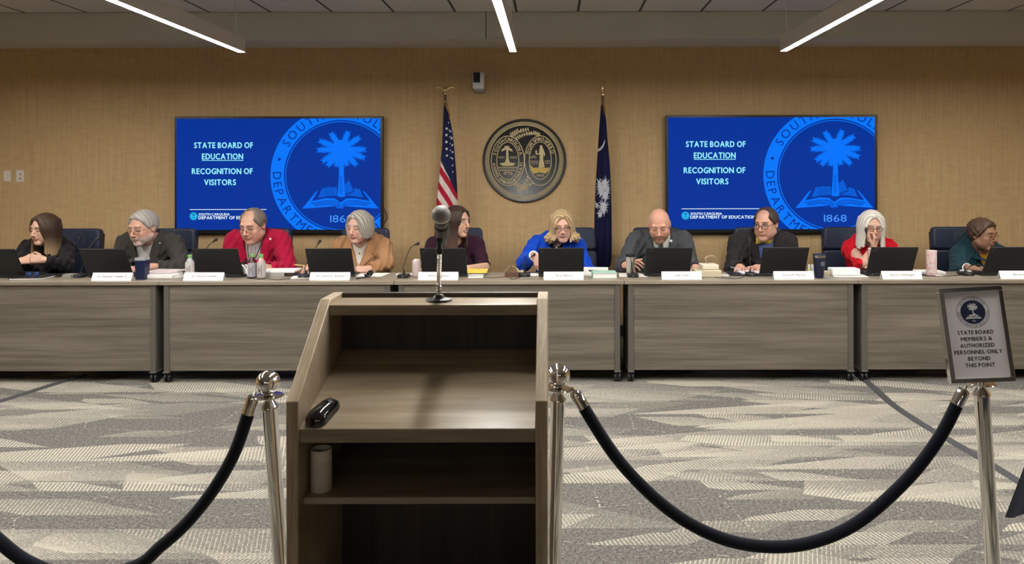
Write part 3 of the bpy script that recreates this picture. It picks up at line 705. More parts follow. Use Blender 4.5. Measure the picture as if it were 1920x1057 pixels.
# ================================================================ WALL THINGS
M_bez = mat('tv_bezel', (.006, .006, .007), .35); 
def emis(name, c, k=1.0):
    m = mat(name, c, .6, spec=.03, emit=SCREEN * k)
    m.node_tree.nodes['Principled BSDF'].inputs['Base Color'].default_value = (.005, .005, .006, 1); return m
E_bg = emis('slide_blue', srgb(0, 50, 152)); nn = NT(E_bg)
E_band = emis('slide_band', srgb(0, 118, 250)); E_txt = emis('slide_text', srgb(150, 240, 255)); E_wht = emis('slide_white', srgb(225, 245, 255))
E_palm = emis('slide_palm', srgb(0, 116, 252)); E_page = emis('slide_page', srgb(0, 92, 214)); E_dk = emis('slide_dark', srgb(0, 44, 146)); E_yr = emis('slide_year', srgb(70, 150, 255)); E_logo = emis('slide_logo', srgb(40, 190, 240))
def tv(x0, x1, y0, y1, label):
    Yf = Y_WALL - .075
    a, b_ = at(x0, y1, Yf), at(x1, y0, Yf); z0, z1 = (at(x0, y1, Yf).z + at(x1, y1, Yf).z) / 2, (at(x0, y0, Yf).z + at(x1, y0, Yf).z) / 2
    t = thing('television', label, 'television', ((a.x + b_.x) / 2, Y_WALL - .04, z0), 'wall televisions')
    MB().box(a.x, b_.x, Yf, Y_WALL - .03, z0, z1).build('bezel', M_bez, t, smooth=None, bevel=.004)
    MB().box((a.x + b_.x) / 2 - .3, (a.x + b_.x) / 2 + .3, Y_WALL - .031, Y_WALL - .001, z0 + .3, z1 - .3).build('wall_bracket', M_black, t, smooth=None)
    wz = (z1 - z0); ww = b_.x - a.x
    sx0, sx1, sz0, sz1 = a.x + .010 * ww, b_.x - .013 * ww, z0 + .034, z1 - .021
    s = MB().box(sx0, sx1, Yf - .001, Yf + .004, sz0, sz1).build('screen', E_bg, t, smooth=None)
    # artwork in the pixel grid of a 1617 x 903 slide
    k = (sx1 - sx0) / 1617; kz = (sz1 - sz0) / 903
    fn = lambda d: (lambda u, v: Vector((sx0 + (u - 45) * k, Yf - .001 - d, sz1 + (v + 95) * kz)))
    clip = (45, 1662, -998, -95)
    C = (1350, -560)
    g = G2(); g.ring(C, 453, 560, 120); g.ring(C, 436, 442, 120); g.build('seal_ring', fn(.0006), E_band, s, clip)
    g = G2(); g.arc_text('SOUTH CAROLINA', C, 507, 66, 90, 124); g.arc_text('DEPARTMENT OF EDUCATION', C, 507, 66, 270, 190, bottom=True); g.disc((861, -425), 12, 20); g.disc((2700 - 861, -425), 12, 20); g.build('seal_lettering', fn(.0012), E_dk, s, clip)
    g = G2(); page_art(g, 1, 1350, -560 + 0); 
    g.v = [(u, v) for u, v in g.v]; g.build('book_pages', fn(.0006), E_page, s, clip)
    g = G2(); palm_art(g, 1, 1350, -560); book_art(g, 1, 1350, -560); g.build('palm_and_book', fn(.0009), E_palm, s, clip)
    g = G2(); page_lines(g, 1, 1350, -560)
    for i in range(16): g.line((1336 + (i % 2) * 3, -570 - i * 9), (1362, -564 - i * 9), 2.5)
    for yy in range(664, 730, 8): g.line((1215, -yy), (1300, -yy + 6), 1.6)
    g.build('page_lines', fn(.0012), E_dk, s, clip)
    g = G2(); g.text('1868', 1352, -938, 56, 0, width=178); g.build('year', fn(.0009), E_yr, s, clip)
    g = G2()
    for s_, cx, cy, w in (('STATE BOARD OF', 418, 333, 468), ('EDUCATION', 410, 424, 328), ('RECOGNITION OF', 408, 544, 484), ('VISITORS', 390, 634, 254)): g.text(s_, cx, -cy, 45, 1, width=w)
    g.poly([(246, -431), (576, -431), (576, -436), (246, -436)]); g.build('slide_title', fn(.0009), E_txt, s)
    g = G2(); g.poly([(150, -830), (758, -830), (758, -835), (150, -835)]); g.text('SOUTH CAROLINA', 343, -881, 19, 1, width=246); g.text('DEPARTMENT OF EDUCATION', 218 + 255, -911, 24, 1, width=510); g.build('slide_footer', fn(.0009), E_wht, s)
    g = G2(); g.ring((180, -887), 28, 32, 32); g.disc((180, -887), 25); g.build('footer_logo', fn(.0009), E_logo, s)
    g = G2(); kk = .05; palm_art(g, kk, 180, -887); book_art(g, kk, 180, -887); g.build('footer_logo_palm', fn(.0013), E_dk, s)
    return t
tv(327.5, 718, 218, 437.5, 'left wall-mounted television showing the blue slide, cable hanging at its right edge')
tv(1249, 1645, 215.5, 436.5, 'right wall-mounted television showing the blue slide, behind the man with the yellow bow tie')
m = MB(); Yc = Y_WALL - .02
m.tube([at(*p, Yc) for p in ((714, 380), (719, 388), (723, 397), (726, 404), (725.5, 411), (722, 416), (719, 420))], .004, 8)
tag(m.build('power_cord', M_black), 'black cord hanging beside the right edge of the left television', 'cord')

# wall seal
Ys = Y_WALL; c = at(983, 301, Ys - .03); R0 = 78.5 * (Ys - .03) / FPX
sl_ = thing('wall_seal', 'large round black and gold state seal hanging on the wall between the flags', 'seal', (c.x, Ys - .02, c.z))
Rx = Matrix.Rotation(math.pi / 2, 3, 'X')
MB().lathe([(R0, 0), (R0, .022), (R0 * .985, .028), (R0 * .96, .028), (R0 * .945, .024), (.001, .024)], (c.x, Ys, c.z), 96, Rx).build('disc', mat('seal_black', srgb(22, 22, 24), .35), sl_)
ks = R0 / 418
sf = lambda d: (lambda u, v: Vector((c.x + (u - 548) * ks, Ys - .0245 - d, c.z + (538 - v) * ks)))
M_gold = mat('seal_gold', srgb(176, 160, 116), .4, .35); M_gold2 = mat('seal_bright_gold', srgb(178, 150, 74), .4, .3)
def upg(g): return g
class GF(G2): pass
def flipv(g): return g
S = lambda x, y: (x, y)
g = G2(); cc_ = (548, 538)
g.ring(cc_, 397, 404, 120); g.ring(cc_, 352, 358, 120); g.ring(cc_, 386, 389, 120); g.ring(cc_, 362, 365, 120)
for i in range(150):
    t0 = 360 / 150 * i; g.ring(cc_, 367, 384, 1, t0, t0 + 1.35)
LC, RC = (383, 540), (708, 538)
g.ering(LC, (161, 244), (168, 251)); g.ering(LC, (107, 184), (114, 191)); g.ering(RC, (154, 244), (161, 251)); g.ering(RC, (107, 184), (114, 191))
def sprig(pts, n, ln, wd, taper=.5):
    P0 = [Vector(p) for p in pts]
    for a, b_ in zip(P0, P0[1:]): g.line(a, b_, 5)
    for i in range(n):
        u = i / max(n - 1, 1) * (len(P0) - 1) * .999; k = int(u); f = u - k; p = P0[k].lerp(P0[k + 1], f); d = (P0[k + 1] - P0[k]).normalized()
        for s_ in (-1, 1):
            a = math.radians(50) * s_; q = Vector((d.x * math.cos(a) - d.y * math.sin(a), d.x * math.sin(a) + d.y * math.cos(a))); nrm = Vector((-q.y, q.x)); L_ = ln * (1 - taper * i / n)
            g.poly([p, p + q * L_ * .45 + nrm * wd, p + q * L_, p + q * L_ * .45 - nrm * wd])
sprig([(410, 292), (480, 246), (580, 226)], 9, 42, 7); sprig([(462, 320), (510, 292), (566, 272)], 6, 30, 6, .3); sprig([(705, 282), (650, 262), (585, 268)], 7, 30, 7, .2)
sprig([(450, 768), (500, 790), (570, 824)], 5, 34, 7); sprig([(484, 850), (545, 790), (585, 715)], 6, 36, 8, .2); sprig([(530, 806), (580, 790), (625, 765)], 4, 36, 8)
# left oval scene
for k_ in range(9):
    a = math.radians(-15 + 210 * k_ / 8); dx, dy = math.cos(a), -math.sin(a)
    p = (374, 420); q = (374 + 64 * dx, 420 + 34 * dy + (22 if abs(dx) > .6 else 0)); n_ = (-dy * 9, dx * 9); mid = ((p[0] + q[0]) / 2, (p[1] + q[1]) / 2 - 6)
    g.poly([p, (mid[0] + n_[0], mid[1] + n_[1]), q, (mid[0] - n_[0], mid[1] - n_[1])])
g.poly([(368, 420), (388, 420), (392, 520), (408, 568), (350, 568), (366, 520)])
g.poly([(300, 566), (350, 556), (408, 556), (462, 566), (430, 590), (335, 590)])
for yy, a, b_ in ((500, 284, 350), (512, 290, 352), (500, 405, 478), (512, 405, 474), (603, 286, 478), (612, 288, 476), (630, 300, 466), (637, 304, 462)): g.line((a, yy), (b_, yy), 4)
# right oval: standing figure, sun and sea
g.disc((717, 400), 13, 16, 16); g.poly([(704, 408), (696, 440), (738, 440), (732, 408), (718, 396)])
g.poly([(700, 420), (738, 420), (756, 470), (750, 500), (740, 470), (736, 520), (752, 606), (690, 606), (702, 520), (700, 476), (668, 480), (664, 472), (696, 462)])
g.poly([(664, 480), (658, 445), (668, 428), (676, 450), (672, 480)])
for k_ in range(7):
    a = math.radians(20 + 140 * k_ / 6); g.line((640 + 14 * math.cos(a), 520 - 14 * math.sin(a)), (640 + 36 * math.cos(a), 520 - 36 * math.sin(a)), 4)
for yy in (540, 552, 566): g.line((612, yy), (690, yy + 4), 3.5); g.line((752, yy), (806, yy - 3), 3.5)
g.build('seal_relief', sf(.0008), M_gold, sl_)
g = G2(); g.poly([(606, 578), (640, 612), (700, 606), (760, 612), (802, 606), (790, 640), (760, 668), (700, 655), (640, 668), (616, 630)]); g.build('gold_ground', sf(.0010), M_gold2, sl_)
# lettering is laid out with v up, so flip
sfu = lambda d: (lambda u, v: Vector((c.x + u * ks, Ys - .0245 - d, c.z + v * ks)))
g = G2(); l_ = (383 - 548, -2); r_ = (708 - 548, 0)
g.arc_text('SOUTH CAROLINA', l_, 136, 31, 90, 152, 1, ry=216); g.arc_text('ANIMIS OPIBUSQUE PARATI', l_, 138, 27, 270, 172, 1, bottom=True, ry=218)
g.arc_text('DUM SPIRO SPERO', r_, 132, 31, 90, 146, 1, ry=216); g.text('1776', l_[0] + 4, -142, 32, 1, width=88); g.text('SPES', r_[0] + 2, -158, 17, 1, width=74)
g.build('seal_lettering', sfu(.0008), M_gold, sl_)

# tracking camera
p = at(898, 152, Y_WALL - .1)
t = thing('wall_camera', 'small white video camera with a black lens window high on the wall', 'camera', (p.x, Y_WALL - .1, p.z))
w = .052
MB().prism([(Y_WALL - .15, -.075), (Y_WALL - .16, .04), (Y_WALL - .145, .08), (Y_WALL - .06, .078), (Y_WALL - .05, -.075)], p.x - w, p.x + w - .004, 'yz', Matrix.Translation((0, 0, p.z))).build('housing', mat('cam_white', srgb(222, 224, 228), .45), t, bevel=.012)
MB().box(p.x - w + .006, p.x + .016, Y_WALL - .166, Y_WALL - .14, p.z - .02, p.z + .072).build('lens_window', mat('lens_blue_black', (.008, .012, .03), .12), t, smooth=None, bevel=.004)
MB().lathe([(.04, -.012), (.044, 0), (.044, .012)], (p.x + .004, Y_WALL - .1, p.z - .084), 24).build('base', mat('cam_grey', srgb(150, 150, 152), .5), t)
MB().box(p.x - .03, p.x + .05, Y_WALL - .1, Y_WALL, p.z - .1, p.z - .092).build('bracket', mat('cam_grey', (.3, .3, .3)), t, smooth=None)

# switch plate and outlet
M_plate = mat('plate_white', srgb(214, 206, 194), .4)
a = at(14, 330, Y_WALL); t = thing('wall_plate', 'blank white wall plate at the far left of the back wall', 'wall plate', (a.x, Y_WALL, a.z))
MB().box(a.x - .032, a.x + .032, Y_WALL - .008, Y_WALL, a.z - .05, a.z + .05).build('plate', M_plate, t, smooth=None, bevel=.003)
MB().box(a.x - .016, a.x + .016, Y_WALL - .011, Y_WALL - .007, a.z - .03, a.z + .03).build('rocker', M_plate, t, smooth=None, bevel=.002)
a = at(38.5, 330, Y_WALL); t = thing('wall_outlet', 'white wall outlet with two dark sockets, right of the blank plate', 'outlet', (a.x, Y_WALL, a.z))
MB().box(a.x - .036, a.x + .036, Y_WALL - .008, Y_WALL, a.z - .054, a.z + .054).build('plate', M_plate, t, smooth=None, bevel=.003)
for dz in (.018, -.02):
    m = MB(); m.box(a.x - .002, a.x + .006, Y_WALL - .0095, Y_WALL - .006, a.z + dz - .008, a.z + dz + .008); m.box(a.x + .006, a.x + .012, Y_WALL - .0095, Y_WALL - .006, a.z + dz - .012, a.z + dz); m.build('socket', mat('socket_dark', (.16, .14, .13), .5), t, smooth=None)

# ================================================================ FLAGS
def interp(tab, y, k): return float(np.interp(y, [r[0] for r in tab], [r[k] for r in tab]))
def flag_cloth(name, tab, Yf, color_fn, pleats, parent, depth=.06, nu=180, nv=220, amp=.16):
    y0, y1 = tab[0][0], tab[-1][0]; vs, cols = [], []
    for i in range(nv + 1):
        py = y0 + (y1 - y0) * i / nv; xl, xr = interp(tab, py, 1), interp(tab, py, 2); hw = (xr - xl) / 2 * Yf / FPX; cx = at((xl + xr) / 2, py, Yf)
        f = i / nv; dd = min(depth, .012 + depth * f * 1.6)
        for j in range(nu):
            a = 2 * math.pi * j / nu
            rip = 1 + amp * min(1, f * 2 + .15) * math.sin(pleats * a + 1.3 + f * 1.2) 
            x = math.cos(a); y = math.sin(a)
            vs.append((cx.x + hw * x, Yf + dd * y * rip * (0.75 + .25 * math.cos(3 * a + f * 3)), cx.z))
            u = x; cols.append((*color_fn(at((xl + xr) / 2, py, Yf).x * 0 + (xl + xr) / 2 + u * (xr - xl) / 2, py, u), 1))
    fs = [(i * nu + j, (i + 1) * nu + j, (i + 1) * nu + (j + 1) % nu, i * nu + (j + 1) % nu) for i in range(nv) for j in range(nu)]
    fs = [tuple(reversed(f)) for f in fs]
    off = origin_of(parent); me = bpy.data.meshes.new(name); me.from_pydata([(v[0] - off[0], v[1] - off[1], v[2] - off[2]) for v in vs], [], fs); me.update()
    ca = me.color_attributes.new('Col', 'FLOAT_COLOR', 'POINT'); ca.data.foreach_set('color', np.array(cols, dtype=np.float32).ravel())
    return finish(name, me, vcol_mat('flag_cloth', .75, .15, .0), parent, 180)
def front_of_flag(tab, Yf, px, py, depth=.06, extra=.004):
    xl, xr = interp(tab, py, 1), interp(tab, py, 2); f = (py - tab[0][0]) / (tab[-1][0] - tab[0][0]); dd = min(depth, .012 + depth * f * 1.6)
    u = max(-1, min(1, (px - (xl + xr) / 2) / ((xr - xl) / 2))); return at(px, py, Yf - dd * math.sqrt(max(0, 1 - u * u)) * 1.2 - extra)
def flagpole(px, py0, Yf, parent, top_px):
    p = at(px, py0, Yf); m = MB(); m.lathe([(.0125, 0), (.0125, p.z)], (p.x, Yf, 0), 16); m.build('pole', mat('pole_wood', (.09, .05, .02), .4), parent)
    MB().lathe([(.17, 0), (.17, .015), (.12, .035), (.05, .05), (.02, .07), (.018, .16)], (p.x, Yf, 0), 32).build('floor_stand', M_brass, parent)
    return p
Yf = 6.66
t = thing('flag', 'national flag with stars and red stripes furled on a pole with an eagle top', 'flag', (at(835, 300, Yf).x, Yf, 0), 'flags on stands')
tab = [(192, 832, 838), (205, 831.5, 840), (220, 831, 843), (250, 830, 849), (275, 829, 851.5), (305, 826, 854), (330, 823.5, 856), (355, 820.5, 857.5), (385, 818, 858.5), (430, 815, 861), (475, 813, 863), (500, 814, 861)]
navy, red, wht, gold = srgb(26, 32, 66), srgb(158, 26, 50), srgb(206, 190, 184), srgb(150, 112, 50)
def usc(x, y, u):
    e = 305 + (x - 829) * 2.05                                    # lower edge of the canton
    if y < 196: return gold
    if y < e and not (x < 829 and y > 303): return navy
    s = (y - 1.55 * (x - 820) - 283) / 17.0
    return wht if int(math.floor(s)) % 2 == 0 else red
flag_cloth('cloth', tab, Yf, usc, 7, t)
g = MB()
for (x, y, r) in [(837.5, 241, 3.6), (844.5, 246, 3), (837, 253, 3.6), (847, 259, 3.8), (837, 266, 3.4), (848, 272, 3), (837.5, 279, 3.4), (848.5, 285, 2.8), (838, 291.5, 3.2), (848, 297, 2.6), (841, 230, 2), (842, 243.5, 1.6), (843.5, 256.5, 1.6), (844, 269, 1.6), (844.5, 282, 1.6), (845, 295, 1.6), (848.5, 310, 2.2), (849, 322, 1.8)]:
    pts = []
    for k in range(10):
        rr_ = r if k % 2 == 0 else r * .42; a = math.pi / 2 + math.pi * k / 5; pts.append(front_of_flag(tab, Yf, x + rr_ * math.cos(a) * .9, y - rr_ * math.sin(a), extra=.006))
    cc2 = front_of_flag(tab, Yf, x, y, extra=.0065); n0 = len(g.v); g.add([cc2] + pts, [(0, 1 + k, 1 + (k + 1) % 10) for k in range(10)])
g.build('stars', mat('star_white', srgb(200, 196, 200), .7), t, smooth=None)
p = flagpole(834.5, 172, Yf, t, 0)
MB().lathe([(.011, 0), (.016, .004), (.014, .015), (.011, .02), (.011, .07), (.016, .076), (.016, .084), (.009, .092), (.012, .10), (.004, .112)], at(834.5, 193, Yf), 18).build('ferrule', M_brass, t)
m = MB(); e0 = at(834.5, 172, Yf)
m.ball(e0 + Vector((0, -.005, .012)), (.012, .014, .02), 14, 8); m.ball(e0 + Vector((0, -.014, .036)), (.007, .01, .008), 12, 8)
for s_ in (-1, 1):
    m.tube([e0 + Vector((s_ * .008, 0, .012)), e0 + Vector((s_ * .03, .002, .034)), e0 + Vector((s_ * .055, .006, .046)), e0 + Vector((s_ * .08, .01, .04)), e0 + Vector((s_ * .083, .01, .028))], [.009, .011, .010, .007, .003], 8)
m.build('eagle_finial', M_brass, t)
MB().tube([at(835, 196, Yf - .02), at(839, 203, Yf - .035), at(843, 214, Yf - .045), at(843, 224, Yf - .05)], [.006, .009, .007, .003], 8).build('gold_tassel', mat('gold_thread', srgb(150, 116, 56), .7), t)

t = thing('flag', 'dark blue flag with white crescent and palmetto, furled on a spear-topped pole', 'flag', (at(1130, 300, Yf).x, Yf, 0), 'flags on stands')
tab2 = [(192, 1128, 1132.5), (200, 1126.5, 1134), (230, 1124, 1137), (265, 1121.5, 1139.5), (300, 1119, 1143), (340, 1116.5, 1145.5), (400, 1114, 1147), (450, 1113, 1147.5), (485, 1113, 1147), (496, 1115, 1145), (506, 1118, 1140)]
def scc(x, y, u):
    if y < 195 or y > 501 or u < -.95: return srgb(150, 118, 66)
    if u > .97: return srgb(120, 110, 96)
    return srgb(17, 20, 52)
flag_cloth('cloth', tab2, Yf, scc, 6, t)
pj = lambda x, y, e=.006: front_of_flag(tab2, Yf, 1080 + x / 2.71, 130 + y / 2.71, extra=e)
g = MB()
cres = [(147, 355), (146, 375), (138, 396), (124, 412), (108, 420), (110, 404), (124, 398), (136, 382), (144, 362)]
g.add([pj(*p_) for p_ in cres], [tuple(range(len(cres)))])
rnd = random.Random(3)
for (cx, cy, n, L_) in ((148, 585, 15, 52), (128, 620, 13, 46), (150, 640, 14, 40), (140, 700, 17, 50), (122, 735, 10, 26), (160, 610, 9, 40), (120, 585, 8, 40), (104, 690, 6, 28)):
    for k in range(n):
        a = 2 * math.pi * (k + rnd.random() * .4) / n; l2 = L_ * (.7 + .4 * rnd.random()); w_ = 6.0
        ux, uy = math.cos(a) * .75, math.sin(a); q = [(cx - uy * w_, cy + ux * w_), (cx + ux * l2, cy + uy * l2), (cx + uy * w_, cy - ux * w_)]
        q = [(min(176, max(98, x)), y) for x, y in q]; n0 = len(g.v); g.add([pj(*p_, .006 + .0004 * (k % 3)) for p_ in q], [(0, 1, 2)])
g.build('palmetto_emblem', mat('emblem_white', srgb(176, 178, 186), .7), t, smooth=None)
p = flagpole(1130, 178, Yf, t, 0)
MB().lathe([(.011, 0), (.015, .004), (.012, .012), (.012, .062), (.017, .068), (.017, .078), (.009, .088), (.008, .096), (.013, .112), (.016, .13), (.01, .165), (.001, .205)], at(1130, 193, Yf), 20).build('spear_finial', M_brass, t)
MB().tube([at(1132, 196, Yf - .02), at(1134.5, 206, Yf - .03), at(1135.5, 218, Yf - .035)], [.006, .008, .003], 8).build('gold_tassel', mat('gold_thread', srgb(150, 116, 56), .7), t)

# ================================================================ ON THE TABLES
def make_laptop():
    t = thing('laptop', '', 'laptop', (0, 0, 0), 'open black laptops on the tables')
    MB().box(-.168, .168, 0, .235, .002, .019).build('base', M_black, t, smooth=None, bevel=.003)
    m = MB()
    for r in range(6):
        for k in range(14): m.box(-.15 + k * .0216, -.15 + k * .0216 + .018, .02 + r * .019, .035 + r * .019, .019, .0205)
    m.build('keyboard', M_blackm, t, smooth=None)
    T = Matrix.Translation((0, .006, .018)) @ Matrix.Rotation(math.radians(29), 4, 'X')
    lid = MB().box(-.168, .168, -.0045, .0045, 0, .236, T).build('lid', mat('laptop_lid', srgb(22, 25, 28), .55), t, smooth=None, bevel=.002)
    MB().box(-.158, .158, .0046, .0052, .012, .224, T).build('display', mat('laptop_display', (.02, .022, .026), .2), t, smooth=None)
    Te = T @ Matrix.Translation((-.138, -.0048, .212)) @ Matrix.Rotation(math.radians(-32), 4, 'Y')
    MB().box(-.017, .017, -.0006, .0006, -.004, .004, Te).build('lid_emblem', mat('emblem_grey', srgb(56, 58, 60), .4), lid, smooth=None)
    MB().tube([(-.12, .0035, .017), (.12, .0035, .017)], .006, 10).build('hinge', M_black, t)
    return t
LAP = [(-14.5, 470, 'black laptop cut off by the left picture edge'), (191.5, 470.5, 'black laptop in front of the bearded man, between mic and navy tumbler'),
       (402.5, 466, 'black laptop in front of the man in the red jacket, beside the green-capped bottle'), (615, 470, 'black laptop in front of the grey-haired woman in the camel jacket'),
       (830, 466.5, 'black laptop behind the lectern microphone, in front of the woman in dark purple'), (1052, 470, 'black laptop in front of the woman in the blue jacket'),
       (1255, 468, 'black laptop in front of the bald man'), (1474, 463, 'black laptop in front of the man with the yellow bow tie'),
       (1678, 461, 'black laptop in front of the white-haired woman in red'), (1899, 465, 'black laptop at the right picture edge in front of the woman in teal')]
lp0 = make_laptop()
for i, (px, py, lab) in enumerate(LAP):
    X = (px - PX0) * 5.465 / FPX; loc = (X, 5.565, T_Z); rz = [0, .0, .0, .03, 0, .0, 0.0, -.03, -.05, 0.0][i]
    if i == 0: lp0.location = loc; lp0['label'] = lab
    else: copy_tree(lp0, loc, rz, lab)
# name plates
PL = [(208.5, 527, 'Dr. Christian T. Hanley, Jr.', .74, 'white name plate left of the navy tumbler'), (380.5, 527, "Dr. David O'Shields", .62, 'white name plate in front of the laptop beside the single green-capped bottle'),
      (617.5, 526.5, 'Dr. Joette C. Johnson', .70, 'white name plate in front of the camel jacket woman\'s laptop'), (821, 526, 'Ellen E. Weaver', .52, 'white name plate partly hidden by the lectern microphone'),
      (1056.5, 525.3, 'Rita Allison', .40, 'white name plate in front of the blue jacket woman\'s laptop'), (1278, 525.3, 'John Tyler', .36, 'white name plate between the steel tumbler and the tissue-topped book'),
      (1488.5, 525.5, 'David M. Mathis', .56, 'white name plate left of the tall navy tumbler with steel rim'), (1691.5, 525.5, 'Joyce Crimminger', .62, 'white name plate left of the floral tumbler'),
      (1913, 523, 'Beverly F', .34, 'white name plate cut off by the right picture edge')]
for px, py, txt, fr, lab in PL:
    X = (px - PX0) * 5.40 / FPX; t = thing('name_plate', lab, 'name plate', (X, 5.42, T_Z), 'white name plates along the tables')
    h, w, d = .056, .1445, .024
    m = MB()
    for y0_, y1_ in ((-d, 0), (d, 0)):
        m.add([(X - w, 5.42 + y0_, T_Z + .0005), (X + w, 5.42 + y0_, T_Z + .0005), (X + w, 5.42 + y1_, T_Z + h), (X - w, 5.42 + y1_, T_Z + h)], [(0, 1, 2, 3)])
    card = m.build('card', M_card, t, smooth=None, solid=.0012)
    g = G2(); W_ = .289 * fr; g.text(txt, 0, 0, .0138, 1, width=W_)
    g.build('name_lettering', lambda u, v: Vector((X + u + .004, 5.42 - d + (.024 + v) * d / h - .0014, T_Z + .024 + v)), mat('plate_ink', (.16, .16, .165), .6), t)
    if txt.startswith('Beverly'): pass
    g = G2(); g.ring((-.118, .012), .010, .0108, 24); g.build('faint_seal', lambda u, v: Vector((X + u, 5.42 - d + (.016 + v) * d / h - .0014, T_Z + .016 + v)), mat('faint_grey', (.6, .6, .6), .6), t)

# table microphones: (base px, base py, head px, head py, neck bend px)
def table_mic(bpx, Yb, head, label, mids, neck=.0032):
    bp = at(bpx, 518, Yb); X = bp.x
    t = thing('table_microphone', label, 'microphone', (X, Yb, T_Z), 'black gooseneck table microphones')
    m = MB(); m.prism([(X + q[0], Yb + q[1] - .05) for q in rrect(.082, .1, .015)], T_Z, T_Z + .024, 'xy'); m.build('base', M_black, t, smooth=40, bevel=.004)
    MB().box(X - .006, X + .006, Yb - .052, Yb - .05, T_Z + .009, T_Z + .014).build('badge', mat('badge_grey', (.25, .25, .25), .4), t, smooth=None)
    s0 = Vector((X, Yb + .01, T_Z + .024)); MB().lathe([(.012, 0), (.011, .008), (.006, .012), (.005, .03)], s0, 16).build('socket', M_black, t)
    hd = at(*head); pts = [s0 + Vector((0, 0, .02))] + [at(*q) for q in mids] + [hd]
    q = []
    for i in range(31):
        u = i / 30 * (len(pts) - 1); k = min(int(u), len(pts) - 2); f = u - k
        a, b_, c_, d = pts[max(k - 1, 0)], pts[k], pts[k + 1], pts[min(k + 2, len(pts) - 1)]
        q.append(.5 * ((2 * b_) + (c_ - a) * f + (2 * a - 5 * b_ + 4 * c_ - d) * f * f + (3 * b_ - a - 3 * c_ + d) * f ** 3))
    MB().tube(q, neck, 8).build('gooseneck', M_blackm, t)
    d = (q[-1] - q[-3]).normalized(); Rm = Vector((0, 0, 1)).rotation_difference(d).to_matrix()
    MB().lathe([(.0035, -.02), (.007, -.015), (.0075, 0), (.011, .004), (.0125, .012), (.010, .022), (.001, .027)], hd - d * .008, 16, Rm).build('capsule', M_blackm, t)
table_mic(150, 5.60, (182, 448, 5.72), 'table microphone left of the bearded man, its base left of his laptop', [(158, 490, 5.62), (170, 460, 5.68)])
table_mic(374, 5.70, (404, 450, 5.80), 'table microphone behind the laptop of the man in the red jacket', [(382, 485, 5.72), (390, 462, 5.77)])
table_mic(572, 5.55, (599, 453, 5.72), 'table microphone left of the camel jacket woman\'s laptop', [(572, 500, 5.57), (585, 480, 5.62), (592, 465, 5.68)])
table_mic(757, 5.55, (783, 457, 5.66), 'tall table microphone standing alone left of the pink can', [(756, 500, 5.56), (765, 474, 5.6), (772, 462, 5.63)])
table_mic(984, 5.60, (1001, 478, 5.72), 'table microphone bent low beside the blue jacket woman\'s sleeve', [(982, 500, 5.61), (984, 492, 5.64), (993, 484, 5.69)])
table_mic(1186, 5.56, (1195.5, 452, 5.72), 'table microphone beside the steel tumbler, in front of the bald man', [(1185, 500, 5.57), (1186, 478, 5.62), (1190, 462, 5.68)])
table_mic(1407, 5.60, (1405.5, 450, 5.74), 'table microphone in front of the dark jacket of the bow tie man', [(1407, 500, 5.61), (1406, 475, 5.66), (1405, 460, 5.71)], .0022)
table_mic(1630, 5.62, (1624, 432, 5.66), 'table microphone whose head hides part of the white-haired woman\'s face', [(1629, 500, 5.63), (1627, 468, 5.64), (1625, 445, 5.655)], .0022)
table_mic(1811, 5.60, (1834, 497, 5.66), 'table microphone bent low under the hand of the woman in teal', [(1812, 508, 5.61), (1816, 502, 5.62), (1825, 497, 5.64)])

M_wlabel = mat('bottle_label', srgb(208, 202, 198), .6); M_greencap = mat('green_cap', srgb(112, 158, 84), .45)
M_pet = mat('clear_plastic', (.9, .92, .93), .08, trans=.9, alpha=1.0)
def bottle(px, py_b, Yb, h, label, liquid, lab_mat=M_wlabel, grp='green-capped drink bottles'):
    b0 = at(px, py_b, Yb); X = b0.x; z = T_Z; r = .031
    t = thing('drink_bottle', label, 'bottle', (X, Yb, z), grp)
    MB().lathe([(r * .8, 0), (r, .006), (r, h * .62), (r * .92, h * .68), (r * .55, h * .80), (.013, h * .84), (.013, h * .88)], (X, Yb, z), 24).build('body', liquid, t)
    MB().lathe([(r + .0008, h * .06), (r + .0008, h * .64)], (X, Yb, z), 24).build('label', lab_mat, t)
    m = MB()
    for a, zz, hh in ((-1.9, .18, .3), (-1.25, .12, .42), (-1.6, .3, .12)):
        for q in range(4):
            aa = a + q * .05; m.add([(X + (r + .0013) * math.cos(aa + e), Yb + (r + .0013) * math.sin(aa + e), z + h * zc) for e, zc in ((0, zz), (.03, zz), (.03, zz + hh), (0, zz + hh))], [(0, 1, 2, 3)])
    m.build('label_print', mat('print_dark', (.12, .09, .09), .6), t, smooth=None)
    MB().lathe([(.0165, h * .865), (.0165, h * .985), (.015, h), (.001, h)], (X, Yb, z), 20).build('cap', M_greencap, t)
bottle(356, 514, 5.62, .165, 'bottle with green cap and white label, alone left of a laptop', mat('clear_drink', (.75, .78, .76), .15, trans=.5))
bottle(473, 518, 5.54, .178, 'dark red juice bottle with green cap, left of the pair', mat('dark_juice', (.07, .006, .008), .12, trans=.15), mat('label_grey', srgb(168, 166, 174), .6))
bottle(490, 518, 5.52, .178, 'pale pink drink bottle with green cap, right of the pair', mat('pink_drink', (.7, .5, .46), .12, trans=.4), mat('label_pinkgrey', srgb(188, 178, 176), .6))
